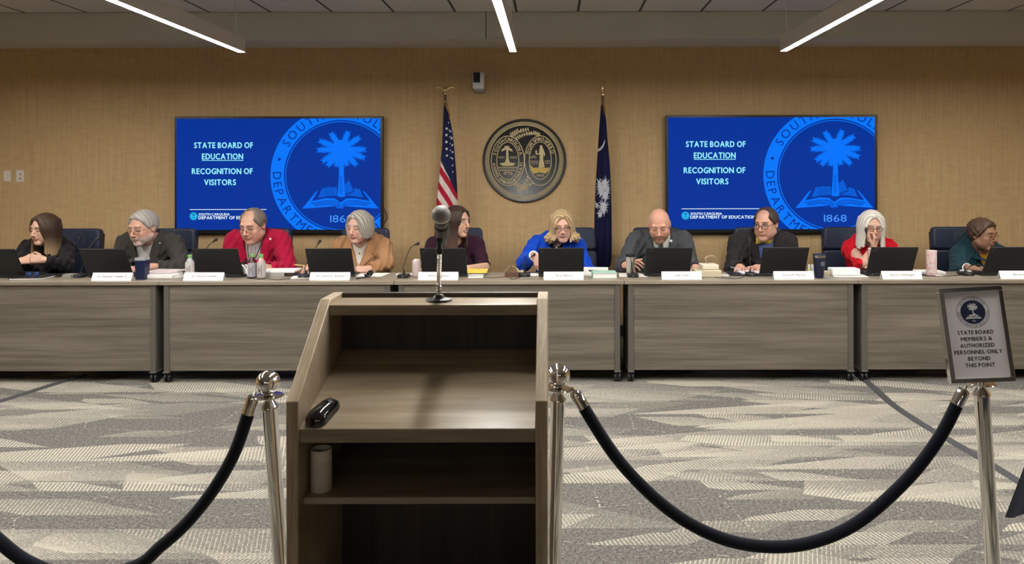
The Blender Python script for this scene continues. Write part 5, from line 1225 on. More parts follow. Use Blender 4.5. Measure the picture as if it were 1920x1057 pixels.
def face_cols(V, H, C, k, sp):
    L = ((V - C) @ H) / k; x, y, z = L[:, 0], L[:, 1], L[:, 2]; ax = np.abs(x); n = len(V)
    sk = np.array(sp['skin']); col = np.tile(sk, (n, 1)); f = sp.get('face', {})
    nz = np.sin(V[:, 0] * 310) * np.sin(V[:, 1] * 270 + 1) * np.sin(V[:, 2] * 290 + 2); col *= (1 + .04 * nz)[:, None]
    inh = (ax < .1) & (y < .11) & (np.abs(z) < .14)
    def mixc(w, c): nonlocal col; w = np.clip(w, 0, 1)[:, None] * inh[:, None]; col = col * (1 - w) + np.array(c) * w
    blush = np.exp(-(((ax - .040) / .018) ** 2 + ((z + .03) / .018) ** 2)) * (y < -.03); mixc(.35 * blush, sk * np.array((1.12, .78, .74)))
    mixc(.30 * np.exp(-(((x) / .013) ** 2 + ((z + .03) / .012) ** 2)) * (y < -.08), sk * np.array((1.12, .74, .70)))
    # lips
    lw = .0225; lips = (1 - ss(.6, 1.15, np.sqrt((x / lw) ** 2 + ((z + .0645) / .0105) ** 2))) * (y < -.070); mixc(.85 * lips, f.get('lip', sk * np.array((.85, .48, .46))))
    line = (1 - ss(.0010, .0024, np.abs(z + .0642 + .3 * x * x / .02))) * (ax < .0225) * (y < -.065)
    if f.get('smile'):
        mixc((1 - ss(.6, 1.0, np.sqrt((x / .021) ** 2 + ((z + .0645) / .0055) ** 2))) * (y < -.06), (.75, .72, .68))
    else: mixc(.8 * line, sk * .22)
    # nostrils
    mixc(.75 * np.exp(-(((ax - .0075) / .0035) ** 2 + ((z + .0385) / .003) ** 2)) * (y < -.085), sk * .25)
    # brows
    bc = f.get('brow', np.array(sp['hair'].get('col', sk * .3)) * .7); bz = .0265 + .004 * np.sin(np.clip((ax - .014) / .036, 0, 1) * math.pi) - .05 * np.clip(ax - .04, 0, 1)
    mixc(.95 * (1 - ss(.0026, .0056, np.abs(z - bz))) * ss(.010, .016, ax) * (1 - ss(.044, .052, ax)) * (y < -.045), bc)
    # eyes
    ex, ez = .0315, .004; er = np.sqrt(((ax - ex) / .0150) ** 2 + ((z - ez) / .0115) ** 2); front = (y < -.06)
    mixc(.30 * (1 - ss(.7, 1.3, er)) * front, sk * np.array((.62, .52, .50)))
    if f.get('eyes', 'down') == 'open':
        eo = np.sqrt(((ax - ex) / .0125) ** 2 + ((z - ez) / .0058) ** 2); mixc((1 - ss(.8, 1.05, eo)) * front, (.62, .60, .58))
        gx = f.get('gaze', 0.0); mixc((1 - ss(.0042, .0056, np.sqrt((x - np.sign(x) * ex - gx) ** 2 + (z - ez) ** 2))) * (eo < 1.0) * front, (.03, .02, .015))
        mixc(.9 * (1 - ss(.001, .0026, np.abs(z - ez - .0058 * np.sqrt(np.clip(1 - ((ax - ex) / .0135) ** 2, 0, 1))))) * (np.abs(ax - ex) < .0145) * front, (.03, .02, .018))
    else:
        mixc(.95 * (1 - ss(.0014, .0034, np.abs(z - (ez - .0048 + 12 * (ax - ex) ** 2)))) * (np.abs(ax - ex) < .0145) * front, f.get('lash', (.035, .022, .018)))
        mixc(.4 * (1 - ss(.0008, .0024, np.abs(z - (ez + .0085 - 8 * (ax - ex) ** 2)))) * (np.abs(ax - ex) < .0135) * front, sk * .45)
    # crease from nose to mouth corner
    mixc(.30 * (1 - ss(.0015, .004, np.abs(ax - (.017 + (-.036 - z) * .42)))) * (z < -.036) * (z > -.066) * (y < -.05), sk * .55)
    b_ = f.get('beard')
    if b_ is not None:
        w = ss(-.042, -.056, z) * (y < .012) * (1 - ss(.012, .02, z * 0 + y)); 
        mous = (1 - ss(.8, 1.2, np.sqrt((x / .030) ** 2 + ((z + .0475) / .0085) ** 2))) * (y < -.06)
        if b_ == 'goatee': w = w * (1 - ss(.034, .046, ax)) 
        keep = 1 - (1 - ss(.75, 1.15, np.sqrt((x / .023) ** 2 + ((z + .0645) / .0095) ** 2)))
        w = np.maximum(w * keep, mous); mixc(f.get('bw', .8) * w * (.85 + .3 * nz), f['bcol'])
    sb = f.get('stubble')
    if sb is not None: mixc(sb * ss(-.040, -.055, z) * (y < .02), sk * .5)
    th = f.get('thin')                                    # thinning hair on the crown
    if th is not None:
        st = .5 + .5 * np.sin(x * 900 + np.sin(y * 60) * 2); w = ss(.055, .085, z - np.clip(-y - .02, 0, 1) * .35) * th; mixc(w * (.45 + .55 * st), f['thincol'])
    return np.clip(col, 0, 1)

def hair_mesh(sp, C, H, G, k, root):
    h = sp['hair']; st = h['style']
    if st == 'none': return
    step = .0034; R = h.get('reach', .20); lo = C - np.array((R, R, h.get('down', .16))); hi = C + np.array((R, R, .165))
    ax_ = [np.arange(l, u, step) for l, u in zip(lo, hi)]; fd = Field(*ax_); X, Y, Z = fd.full()
    def loc(M): return [((X - C[0]) * M[0, i] + (Y - C[1]) * M[1, i] + (Z - C[2]) * M[2, i]) / k for i in range(3)]
    hx, hy, hz = loc(H); gx, gy, gz = loc(G)
    def E(x, y, z, c, r):
        x, y, z = (x - c[0]) / r[0], (y - c[1]) / r[1], (z - c[2]) / r[2]; q = np.sqrt(x * x + y * y + z * z); return (q - 1) * min(r)
    def smx(a, b_, kk): w = np.maximum(kk - np.abs(a - b_), 0) / kk; return np.maximum(a, b_) + w * w * kk * .25
    def sm(a, b_, kk): w = np.maximum(kk - np.abs(a - b_), 0) / kk; return np.minimum(a, b_) - w * w * kk * .25
    t = h.get('t', .012)
    cap = E(hx, hy, hz, (0, .014, .030), (.0755 + t, .0955 + t * h.get('tb', 1), .084 + t * h.get('top', 1.0)))
    ang = np.arctan2(hx, -hy + .02)
    up = ss(.01, .06, hz); strand = (1 - up) * (.0009 * np.sin(ang * 46 + 3 * np.sin(hz * 22)) + .0006 * np.sin(ang * 91 + 2 + 3 * np.sin(hz * 30 + 1))) + up * (.0007 * np.sin(hy * 260 + hx * 40 + 2 * np.sin(hx * 40)) + .0005 * np.sin(hy * 530 + 1))
    if st == 'short':
        yk = h.get('line', [(-.11, .098), (-.082, .092), (-.066, .082), (-.056, .060), (-.046, .034), (-.034, .014), (-.014, -.006), (.004, .014), (.02, .004), (.035, -.03), (.06, -.055), (.11, -.06)])
        zl = np.interp(hy, [a[0] for a in yk], [a[1] for a in yk])
        d = smx(cap, (zl - hz) * .8, .016)
        if h.get('bald'):
            c, r = h['bald']; d = smx(d, -E(hx, hy, hz, c, r), .012)
        if h.get('curl'): d = d + h['curl'] * np.sin(hx * 130 + 1) * np.sin(hy * 120) * np.sin(hz * 140 + 2)
        d = d + strand
    else:
        Ln = h['len']; open_ = h.get('open', .05) + .004; fl = h.get('flare', .0); w0 = h.get('w', .088)
        tz = np.clip(-gz / Ln, 0, 1); wx = w0 + fl * tz ** 1.5 - h.get('tuck', 0) * tz ** 3; wy = .098 + .3 * fl * tz
        tp = 1 - .20 * ss(-.005, .065, gz); wx = wx * tp; wy = wy * tp
        cyb = .022 + h.get('back', 0) * tz
        r = np.sqrt((gx / wx) ** 2 + ((gy - cyb) / wy) ** 2)
        th = h.get('th', .020) * (1 - .35 * tz)
        cur = np.abs(r - .86) * wx - th
        wave = (.010 * np.sin(ang * 9 + 1) + .006 * np.sin(ang * 23)) * h.get('wave', 1)
        cur = np.maximum(cur, np.maximum(gz - .065, -Ln * h.get('lenf', 1.0) - gz + wave))
        oc = h.get('openc', 0.0)
        rem = np.maximum(np.abs(gx - oc) - (open_ + h.get('opend', 0) * tz), gy - h.get('ofront', -.012)); cur = smx(cur, -rem, .022)
        side = h.get('sides')
        face = E(hx - h.get('part', 0) * .2, hy, hz, (oc, -.104, -.026), (open_ + .012, .088, .113 + h.get('fore', 0)))
        capm = smx(cap, -face, .018)
        capm = np.maximum(capm, -(hz + .02 + (hy > .0) * 0.0) * 1.0 - .03)
        d = sm(capm, cur, .04)
        # parting
        if 'part' in h: d = d + .006 * np.exp(-((hx - h['part']) / .005) ** 2) * ss(.04, .07, hz) * (hy < .05)
        if h.get('wavy'): d = d + h['wavy'] * np.sin(gz * 75 + np.sin(ang * 5) * 2) * tz
        if h.get('flip'):
            for s_ in (-1, 1):
                cc = (s_ * (w0 + .010), .005, -Ln * .82); q = np.sqrt((gx - cc[0]) ** 2 + ((gy - cc[1]) * .55) ** 2 + (gz - cc[2]) ** 2) - .039; d = sm(d, q + .003 * np.sin(np.arctan2(gx - cc[0], gz - cc[2]) * 6), .02)
        d = d + strand * .6
        if h.get('extra') is not None: d = h['extra'](d, gx, gy, gz, hx, hy, hz, E, sm)
    fd.F = (d * k).astype(np.float32)
    V, Q = nets(fd.F, *ax_)
    if len(V) == 0: return
    L = (V - C) @ H / k; Lg = (V - C) @ G / k; a = np.arctan2(L[:, 0], -L[:, 1] + .02)
    base = np.array(h['col']); u_ = ss(.01, .06, L[:, 2]); n = (1 - u_) * (.5 + .5 * np.sin(a * 44 + 3 * np.sin(L[:, 2] * 22))) + u_ * (.5 + .5 * np.sin(L[:, 1] * 250 + L[:, 0] * 40 + 2 * np.sin(L[:, 0] * 40))); n2 = (1 - u_) * (.5 + .5 * np.sin(a * 97 + 3 * np.sin(L[:, 2] * 33) + 1)) + u_ * (.5 + .5 * np.sin(L[:, 1] * 560 + 1))
    c = base[None] * (.62 + .42 * n + .30 * n2)[:, None]
    if 'tip' in h: w = (ss(h.get('tip0', -.02), -h.get('len', .1), Lg[:, 2]) * h.get('tipw', 1))[:, None]; c = c * (1 - w) + np.array(h['tip'])[None] * (.65 + .4 * n + .25 * n2)[:, None] * w
    if 'streak' in h: w = (ss(.55, .95, n) * .7)[:, None]; c = c * (1 - w) + np.array(h['streak'])[None] * w
    np_mesh('hair', V, Q, HAIR, root, np.clip(c, 0, 1))

def front_pts(F, xs, ys, zs, iso, pts, push):
    """points of the first surface met from the front at each (x, z)"""
    out = []
    for x, z in pts:
        fi = np.interp(x, xs, np.arange(len(xs))); fk = np.interp(z, zs, np.arange(len(zs)))
        i, k_ = min(int(fi), len(xs) - 2), min(int(fk), len(zs) - 2); u, v = fi - i, fk - k_
        col = (F[i, :, k_] * (1 - u) * (1 - v) + F[i + 1, :, k_] * u * (1 - v) + F[i, :, k_ + 1] * (1 - u) * v + F[i + 1, :, k_ + 1] * u * v) - iso
        neg = np.nonzero(col < 0)[0]
        if len(neg) == 0 or neg[0] == 0: out.append(None); continue
        j = neg[0]; t = col[j - 1] / (col[j - 1] - col[j]); out.append(ys[j - 1] + (ys[j] - ys[j - 1]) * t - push)
    good = [o for o in out if o is not None]; dflt = max(good) if good else 0
    return [Vector((p[0], (o if o is not None else dflt), p[1])) for p, o in zip(pts, out)]

def person(sp):
    B = sp.get('build', 1.0); fem = sp.get('fem', False); k = sp.get('hs', 1.0)
    hY = sp.get('hY', 5.98); C = np.array(at(*sp['head'], hY)); H = rotm(*sp['rot']); G = rotm(sp['rot'][0], 0, sp['rot'][2] * .5)
    bY = sp.get('bY', 6.10); sc = at(*sp['sh'], bY); X0, zs_ = sc.x, sc.z - .045; hw = sp['hw']
    SL, SR = np.array((X0 - hw, bY, zs_)), np.array((X0 + hw, bY, zs_ + sp.get('tilt', 0)))
    nb = np.array((X0, bY + .01, zs_ + .045)); 
    J = {n: np.array(at(*sp[n])) for n in ('eL', 'wL', 'eR', 'wR')}
    for w_ in ('wL', 'wR'): J[w_][2] = max(J[w_][2], T_Z + .034)
    for w_ in ('eL', 'eR'): J[w_][2] = max(J[w_][2], T_Z + .058) if J[w_][1] < 5.93 else J[w_][2]
    xlo, xhi = min(SL[0], J['eL'][0], J['wL'][0]) - .13, max(SR[0], J['eR'][0], J['wR'][0]) + .13
    st = .0036
    xs = np.arange(xlo, xhi, st); ylo = min(J['wL'][1], J['wR'][1], C[1] - .12) - .17
    ys = np.concatenate([np.arange(ylo, bY + .05, st), np.arange(bY + .05, bY + .30, .010)])
    zs = np.concatenate([np.arange(-.01, .66, .016), np.arange(.66, .715, .009), np.arange(.715, C[2] + .145 * k, st)])
    def body_core(fd, arms=True, torso=True, kk=1.0):
        if torso:
            fd.ell((X0, bY + .10, .575), (.172 * B, .125, .115), None, .02); fd.ell((X0, bY + .055, .71), ((.150 if fem else .160) * B + sp.get('belly', 0), .115 + sp.get('belly', 0), .17), None, .06)
            fd.ell((X0, bY + .03, .87), ((.140 if fem else .155) * B, .105, .16), None, .06)
            fd.cone(SL + (.02, .01, -.01), SR + (-.02, .01, -.01), .056, .056, .07); fd.cone(nb + (0, .012, -.02), SL + (.05, .01, .012), .05, .038, .05); fd.cone(nb + (0, .012, -.02), SR + (-.05, .01, .012), .05, .038, .05)
            if fem:
                for s_ in (-1, 1): fd.ell((X0 + s_ * .068, bY - .045, zs_ - .145), (.066, .062, .066), None, .05)
        if arms:
            for S_, e, w_ in ((SL, 'eL', 'wL'), (SR, 'eR', 'wR')):
                fd.cone(S_, J[e], .058 * (.86 if fem else .95), .044 * (.9 if fem else 1), .045); fd.cone(J[e], J[w_], .043 * (.88 if fem else 1), .0285 * (.9 if fem else 1), .02)
    # ---- body: head, neck, trunk, arms, hands and legs in one surface
    fd = Field(xs, ys, zs); body_core(fd)
    Ct = lambda x, y, z: C + H @ (np.array((x, y, z)) * k)
    nr = (.050 if fem else .059) * k
    fd.cone(nb + (0, .005, -.03), Ct(0, .022, -.060), nr * 1.06, nr, .03)
    for s_ in (-1, 1):
        hip = np.array((X0 + s_ * .09, bY + .06, .555)); kn = np.array((X0 + s_ * .12, bY - .38, .53)); an = np.array((X0 + s_ * .12, bY - .34, .09))
        fd.cone(hip, kn, .082, .058, .04); fd.cone(kn, an, .054, .036, .03); fd.cone(an, an + (0, -.13, -.045), .036, .03, .02)
    head_prims(fd, H, C, k, sp)
    for side, w_, e in (('hL', 'wL', 'eL'), ('hR', 'wR', 'eR')):
        hd = sp.get(side)
        if hd:
            F_ = hd.get('F'); F_ = J[w_] - J[e] if F_ is None else V3(F_); hand(fd, J[w_], F_, V3(hd.get('N', (0, -.4, 1))), hd.get('th', -1 if side == 'hL' else 1), hd.get('curl', .5), hd.get('k', .93 if fem else 1.03), hd.get('splay', .25))
    V, Q = nets(fd.F, xs, ys, zs)
    loc = (X0, bY + .1, 0)
    root = np_mesh('person', V, Q, SKIN, None, face_cols(V, H, C, k, sp), loc=loc)
    tag(root, sp['label'], 'person', 'people seated behind the tables')
    # ---- clothes
    core = Field(xs, ys, zs); body_core(core); K = core.F; X, Y, Z = core.full()
    fold = (.0046 * np.sin(X * 55 + Z * 40 + 2 * np.sin(Z * 17)) * np.sin(Y * 48 + Z * 25) + .0030 * np.sin(X * 95 - Z * 70 + Y * 60)).astype(np.float32)
    arm = Field(xs, ys, zs)
    body_core(arm, True, False); A = arm.F; trunk = Field(xs, ys, zs); body_core(trunk, False, True); Tk = trunk.F
    def cut_sleeve(F, frac):
        for e, w_, s_ in (('eL', 'wL', SL), ('eR', 'wR', SR)):
            f = frac[0 if e == 'eL' else 1] if isinstance(frac, tuple) else frac
            if f <= 1: a, b_ = s_, J[e]; q = a + (b_ - a) * f; d = (b_ - a) / np.linalg.norm(b_ - a); rest = [b_, J[w_]]
            else: a, b_ = J[e], J[w_]; q = a + (b_ - a) * (f - 1); d = (b_ - a) / np.linalg.norm(b_ - a); rest = [b_]
            pd = (X - q[0]) * d[0] + (Y - q[1]) * d[1] + (Z - q[2]) * d[2]
            if f <= 1:
                g2 = Field(xs, ys, zs); g2.cone(q, J[e], .075, .075, 0); g2.cone(J[e], J[w_], .075, .06, 0); near = g2.F
            else:
                near = np.sqrt((X - J[w_][0]) ** 2 + (Y - J[w_][1]) ** 2 + (Z - J[w_][2]) ** 2) - (np.linalg.norm(J[w_] - q) + .055)
            F = np.maximum(F, -np.maximum(-pd, near)).astype(np.float32)
        return F
    def neck_cut(F, r, drop=.0, fwd=0.0):
        nf = Field(xs, ys, zs); nf.cone(nb + (0, -.01 - fwd, -.015 - drop), C, r, r, 0); return np.maximum(F, -nf.F)
    def garment(name, outer, inner, col, F0, frac=None, neck=None, vee=None, foldk=1.0, low=.60, matl=CLOTH, pattern=None, seam=0):
        F = np.maximum(F0 - outer - fold * foldk, (inner - F0)) if inner is not None else F0 - outer - fold * foldk
        F = np.maximum(F, low - Z)
        if frac is not None: F = cut_sleeve(F, frac)
        if neck: F = neck_cut(F, *neck)
        if vee:
            za, zt, wt = vee; sub = np.maximum(np.maximum(np.abs(X - X0 - sp.get('vx', 0)) - np.clip((Z - za) / (zt - za), 0, 1.3) * wt, Y - bY + .01), za - Z); F = np.maximum(F, -sub)
        F = F.astype(np.float32); V, Q = nets(F, xs, ys, zs)
        c = np.tile(np.array(col), (len(V), 1)); 
        if pattern is not None: c = pattern(V, c)
        return np_mesh(name, V, Q, matl, root, c), F
    def decal(name, outline_rows, F, iso, push, m, thick=.004):
        rows = [front_pts(F, xs, ys, zs, iso, r, push) for r in outline_rows]
        return MB().sheet(rows).build(name, m, root, smooth=60, solid=thick)
    NKf = Field(xs, ys, zs); NKf.F = Tk.copy(); NKf.cone(nb + (0, .005, -.03), nb + (C - nb) * .55, nr * 1.06, nr, .03); NK = NKf.F
    ctx = dict(locals()); sp['dress'](ctx)
    # trousers / skirt, shoes: below the table top
    tx = np.arange(X0 - .30, X0 + .30, .014); ty = np.arange(bY - .56, bY + .27, .014); tz = np.arange(.06, .70, .014)
    tf = Field(tx, ty, tz); tf.ell((X0, bY + .10, .575), (.172 * B + .012, .137, .125), None, .02)
    for s_ in (-1, 1):
        hip = np.array((X0 + s_ * .09, bY + .06, .555)); kn = np.array((X0 + s_ * .12, bY - .38, .53)); an = np.array((X0 + s_ * .12, bY - .34, .10))
        tf.cone(hip, kn, .096, .074, .04); tf.cone(kn, an, .070, .058, .03)
    _, _, ZZ = tf.full(); tf.F = np.maximum(tf.F, ZZ - .67).astype(np.float32); V, Q = nets(tf.F, tx, ty, tz)
    np_mesh('trousers', V, Q, CLOTH, root, np.tile(np.array(sp.get('legcol', (.02, .02, .024))), (len(V), 1)))
    for s_ in (-1, 1):
        MB().ball((X0 + s_ * .12, bY - .40, .045), (.048, .125, .045), 16, 10).build('shoe', M_black, root, smooth=180)
    hair_mesh(sp, C, H, G, k, root)
    if sp.get('glasses'):
        gl = sp['glasses']; T = lambda x, y, z: Vector(C + H @ (np.array((x, y, z)) * k)); m = MB(); r_ = gl.get('r', .0017); gm_ = gl['mat']
        dy = gl.get('dy', 0); dz = gl.get('dz', 0.0); rx, rz = gl.get('size', (.022, .0165))
        for s_ in (-1, 1):
            m.tube([T(s_ * .0335 + rx * math.cos(a), -.1005 + dy + abs(math.cos(a) * rx + s_ * s_ * 0) * .1 + .010 * (1 if math.cos(a) * s_ > 0 else 0) * abs(math.cos(a)), .001 + dz + rz * math.sin(a) * (1 - gl.get('sq', 0) * 0)) for a in [2 * math.pi * i / 28 for i in range(28)]], r_ * k, 6, closed=True)
            m.tube([T(s_ * (.0335 + rx), -.090 + dy, .006 + dz), T(s_ * .071, -.074, .008 + dz * .6), T(s_ * .081, .0, .010), T(s_ * .081, .018, .004)], r_ * k * .9, 6)
        m.tube([T(-.0335 + rx, -.1005 + dy, .003 + dz), T(0, -.106 + dy, .006 + dz), T(.0335 - rx, -.1005 + dy, .003 + dz)], r_ * k, 6)
        m.build('eyeglasses', gm_, root)
    return root
# ---------------------------------------------------------------- dressing helpers
def jacket(c, col, apex, top, wt, lapel=None, lw=.062, frac=1.90, name='jacket', neckr=.072, lapcol=None, notch=True):
    X0, zs_, nb = c['X0'], c['zs_'], c['nb']; col = np.array(col)
    za = at(PX0, apex, 5.95).z; zt = nb[2] + .0
    o, F = c['garment'](name, .020, .008, col, c['K'], frac, (neckr, 0.0, 0.0), (za, zt, wt))
    if lapel is None: lapel = True
    ml = mat('lapel_%s' % c['sp']['id'], tuple(np.array(lapcol if lapcol is not None else col * 1.08)), .85, spec=.15)
    vx = c['sp'].get('vx', 0)
    if lapel:
        for s_ in (-1, 1):
            rows = []
            for i in range(17):
                t = i / 16; z = za + (zt - .012 - za) * t; xi = X0 + vx + s_ * (wt * (z - za) / (zt - za) + .001)
                w_ = lw * (.12 + 1.0 * min(1, t / .62)) if t < .66 else lw * (1.12 - 1.3 * (t - .66)) if notch else lw * 1.1
                if notch and .64 < t < .71: w_ = lw * .72
                rows.append([(xi + s_ * w_ * j / 5, z - .030 * (j / 5) * t) for j in range(6)])
            c['decal']('lapel', rows, c['K'], .020, .007, ml, .005)
    return o, F
def shirt(c, col, collar=True, ccol=None, low=.62):
    """dress shirt: trunk and a collar round the neck"""
    nb, C, k = c['nb'], c['C'], c['k']; xs, ys, zs = c['xs'], c['ys'], c['zs']
    f = Field(xs, ys, zs); f.F = c['Tk'].copy(); f.cone(nb + (0, .004, -.03), nb + (C - nb) * .62, c['nr'] * 1.10, c['nr'] * 1.10, .02)
    zc = nb[2] + c['sp'].get('collar', .022); X, Y, Z = c['X'], c['Y'], c['Z']
    F = np.maximum(f.F - .005, -(f.F + .004)); F = np.maximum(F, (Z - zc - .42 * (Y - c['bY'])) * .9); F = np.maximum(F, low - Z).astype(np.float32)
    V, Q = nets(F, xs, ys, zs); o = np_mesh('shirt', V, Q, KNIT, c['root'], np.tile(np.array(col), (len(V), 1)))
    if collar:
        m = mat('collar_%s' % c['sp']['id'], tuple(ccol or col), .7, spec=.2); z0 = zc - .022
        for s_ in (-1, 1):
            rows = []
            for i in range(5):
                t = i / 4; a = Vector((c['X0'] + s_ * (.006 + .050 * t), z0 - .002 + .022 * t)); b_ = Vector((c['X0'] + s_ * (.030 + .034 * t), z0 - .042 + .040 * t))
                rows.append([tuple(a.lerp(b_, j / 4)) for j in range(5)])
            c['decal']('collar', rows, f.F, .005, .008, m, .003)
    return o, f.F, zc
def tie(c, F, zc, col, col2=None, w=.021, zlow=.78):
    m = mat('tie_%s' % c['sp']['id'], col, .6)
    if col2 is not None:
        n = NT(m); g = n.n('ShaderNodeTexWave'); g.inputs['Scale'].default_value = 26; n.l(n.pos((1, 0, 1), (0, .7, 0)), g.inputs['Vector'])
        n.l(n.ramp(g.outputs[0], [(.45, col), (.55, col2)]), n.b.inputs['Base Color'])
    X0 = c['X0'] + c['sp'].get('tx', 0); z0 = zc - .026; rows = []
    for z, ww in ((z0, .017), (z0 - .012, .018), (z0 - .028, .0115)): rows.append([(X0 + ww * (j / 4 * 2 - 1), z) for j in range(5)])
    c['decal']('tie_knot', rows, F, .005, .015, m, .010)
    rows = []
    for i in range(14):
        t = i / 13; z = z0 - .028 - (z0 - .028 - zlow) * t; ww = .0125 + (w - .0125) * t; rows.append([(X0 + ww * (j / 4 * 2 - 1), z) for j in range(5)])
    c['decal']('tie', rows, F, .005, .009, m, .005)
def pin(c, px, py, F, iso, col, r=.010):
    p = at(px, py, 5.95); q = front_pts(F, c['xs'], c['ys'], c['zs'], iso, [(p.x, p.z)], .008)[0]
    MB().lathe([(.001, -.002), (r, -.002), (r, .002), (.001, .003)], q, 16, Matrix.Rotation(math.pi / 2, 3, 'X')).build('lapel_pin', mat('pin_%s' % c['sp']['id'], col, .4), c['root'])
def strand(c, pts, F, iso, m, r=.003, name='lanyard', push=.010):
    q = [(at(px, py, 5.95).x, at(px, py, 5.95).z) for px, py in pts]; d = []
    for a, b_ in zip(q, q[1:]): d += [(a[0] + (b_[0] - a[0]) * i / 5, a[1] + (b_[1] - a[1]) * i / 5) for i in range(5)]
    d.append(q[-1]); MB().tube(front_pts(F, c['xs'], c['ys'], c['zs'], iso, d, push), r, 8).build(name, m, c['root'])
def necklace(c, r, m, drop=.05, name='necklace', tube=.003, pend=None):
    nb = c['nb']; K = c['NK']; pts = []
    for i in range(23):
        a = math.pi * i / 22; x = c['X0'] + r * math.cos(a); z = nb[2] + .028 - drop * math.sin(a) - .0; pts.append((x, z))
    q = front_pts(K, c['xs'], c['ys'], c['zs'], 0, pts, tube * .8); MB().tube(q, tube, 8).build(name, m, c['root'])
    if pend:
        p = q[11]; MB().ball((p.x, p.y - .004, p.z - .014), (.008, .005, .012), 12, 8).build('pendant', pend, c['root'])
def bracelet(c, w_, e, m, t=.9, r=.034, tube=.004):
    a, b_ = c['J'][e], c['J'][w_]; p = Vector(a + (b_ - a) * t); Rm = Vector((0, 0, 1)).rotation_difference(Vector(b_ - a).normalized()).to_matrix()
    MB().tube([p + Rm @ Vector((r * math.cos(q), r * math.sin(q), 0)) for q in [2 * math.pi * i / 24 for i in range(24)]], tube, 8, closed=True).build('bracelet', m, c['root'])
def held_pen(c, w_, F_, m, lab=None, L=.14, off=(0, 0, 0)):
    p = Vector(c['J'][w_]) + Vector(off); d = Vector(F_).normalized(); m_ = MB(); m_.tube([p - d * L * .5, p + d * L * .38, p + d * L * .5], [.0042, .0042, .0012], 10)
    o = m_.build('pen', m, loc=tuple(p)); tag(o, lab, 'pen'); return o

FAIR, RUDDY, TAN, ROSY = (.60, .365, .265), (.58, .325, .235), (.56, .335, .235), (.62, .37, .285)
GOLDM = mat('jewel_gold', (.75, .56, .25), .25, 1.0); PEARL = mat('pearl', (.82, .78, .72), .3); M_cord = mat('cord_dark', (.012, .012, .02), .7)
G_thin = mat('thin_wire', (.10, .08, .07), .3, .6); G_brown = mat('tortoise_frame', (.05, .02, .015), .25); G_black = mat('black_frame', (.01, .01, .01), .25)
PEOPLE = []
# 1 ---- woman in black, hands clasped
def d1(c):
    c['garment']('blouse', .014, None, (.013, .012, .013), c['K'], 1.93, (.060, .006, .012), foldk=1.2)
PEOPLE.append(dict(id='p1', fem=True, label='woman with long brown hair in a black top, hands clasped, at the left end', head=(83, 429), rot=(-17, 9, 2), hs=1.0, sh=(88, 456), hw=.155, build=.95,
    eL=(34, 507, 5.90), wL=(37, 490, 5.80), eR=(124, 507, 5.93), wR=(81, 487, 5.80), skin=FAIR,
    hL=dict(F=(.93, -.05, .22), N=(0, -.85, .5), curl=.50), hR=dict(F=(-.95, -.16, .14), N=(0, -.85, .5), curl=.62),
    face=dict(), hair=dict(style='long', col=(.055, .030, .016), tip=(.30, .19, .095), tip0=-.05, len=.205, down=.27, open=.047, flare=.022, w=.090, part=-.012, t=.015, opend=.012), dress=d1))
# 2 ---- bearded man, dark grey jacket
def d2(c):
    o, F, zc = shirt(c, (.42, .40, .38)); jacket(c, (.045, .041, .036), 535, 0, .082); pin(c, 292, 457, c['K'], .02, (.5, .45, .4), .006)
PEOPLE.append(dict(id='p2', label='bearded grey-haired man in glasses and a dark grey jacket, looking down', head=(268, 427), rot=(-16, 12, 0), hs=1.12, sh=(281, 446), hw=.20, build=1.12, belly=.015,
    eL=(226, 506, 6.0), wL=(238, 505, 5.80), eR=(343, 503, 5.97), wR=(287, 500, 5.80), skin=RUDDY,
    hL=dict(F=(.75, -.3, .0), N=(0, -.5, .9), curl=.6), hR=dict(F=(-.9, -.35, .05), N=(0, -.5, .9), curl=.6),
    face=dict(beard='full', bcol=(.48, .44, .41), bw=.75, fat=.003, jaw=1.06), hair=dict(style='short', col=(.36, .33, .30), t=.014, top=1.15),
    glasses=dict(mat=G_thin, r=.0013, dz=-.006, size=(.021, .013)), dress=d2))
# 3 ---- man in the red jacket
def d3(c):
    o, F, zc = shirt(c, (.72, .70, .67)); tie(c, F, zc, (.36, .33, .34), (.62, .58, .56)); jacket(c, (.34, .006, .035), 570, 0, .080)
    pin(c, 501, 449, c['K'], .02, (.8, .75, .72), .009); strand(c, [(491, 441), (485, 460), (476, 482), (462, 494)], c['K'], .02, M_cord, .0036)
    strand(c, [(461, 440), (460, 470), (462, 490)], c['K'], .02, M_cord, .003)
PEOPLE.append(dict(id='p3', label='balding man in a red jacket and striped tie, reading', head=(474, 423), rot=(-12, 16, 0), hs=1.13, sh=(483, 440), hw=.195, build=1.05,
    eL=(430, 508, 6.0), wL=(462, 506, 5.84), eR=(541, 505, 5.97), wR=(500, 502, 5.82), skin=RUDDY,
    hL=dict(F=(.6, -.5, .05), N=(0, -.4, .9), curl=.6), hR=dict(F=(-.8, -.4, .1), N=(0, -.6, .8), curl=.7),
    face=dict(thin=.35, thincol=(.16, .12, .09), jaw=1.02), hair=dict(style='short', col=(.16, .125, .095), t=.010, bald=((0, -.070, .090), (.056, .075, .056))),
    glasses=dict(mat=G_thin, r=.0013, dz=-.004, size=(.022, .014)), dress=d3))
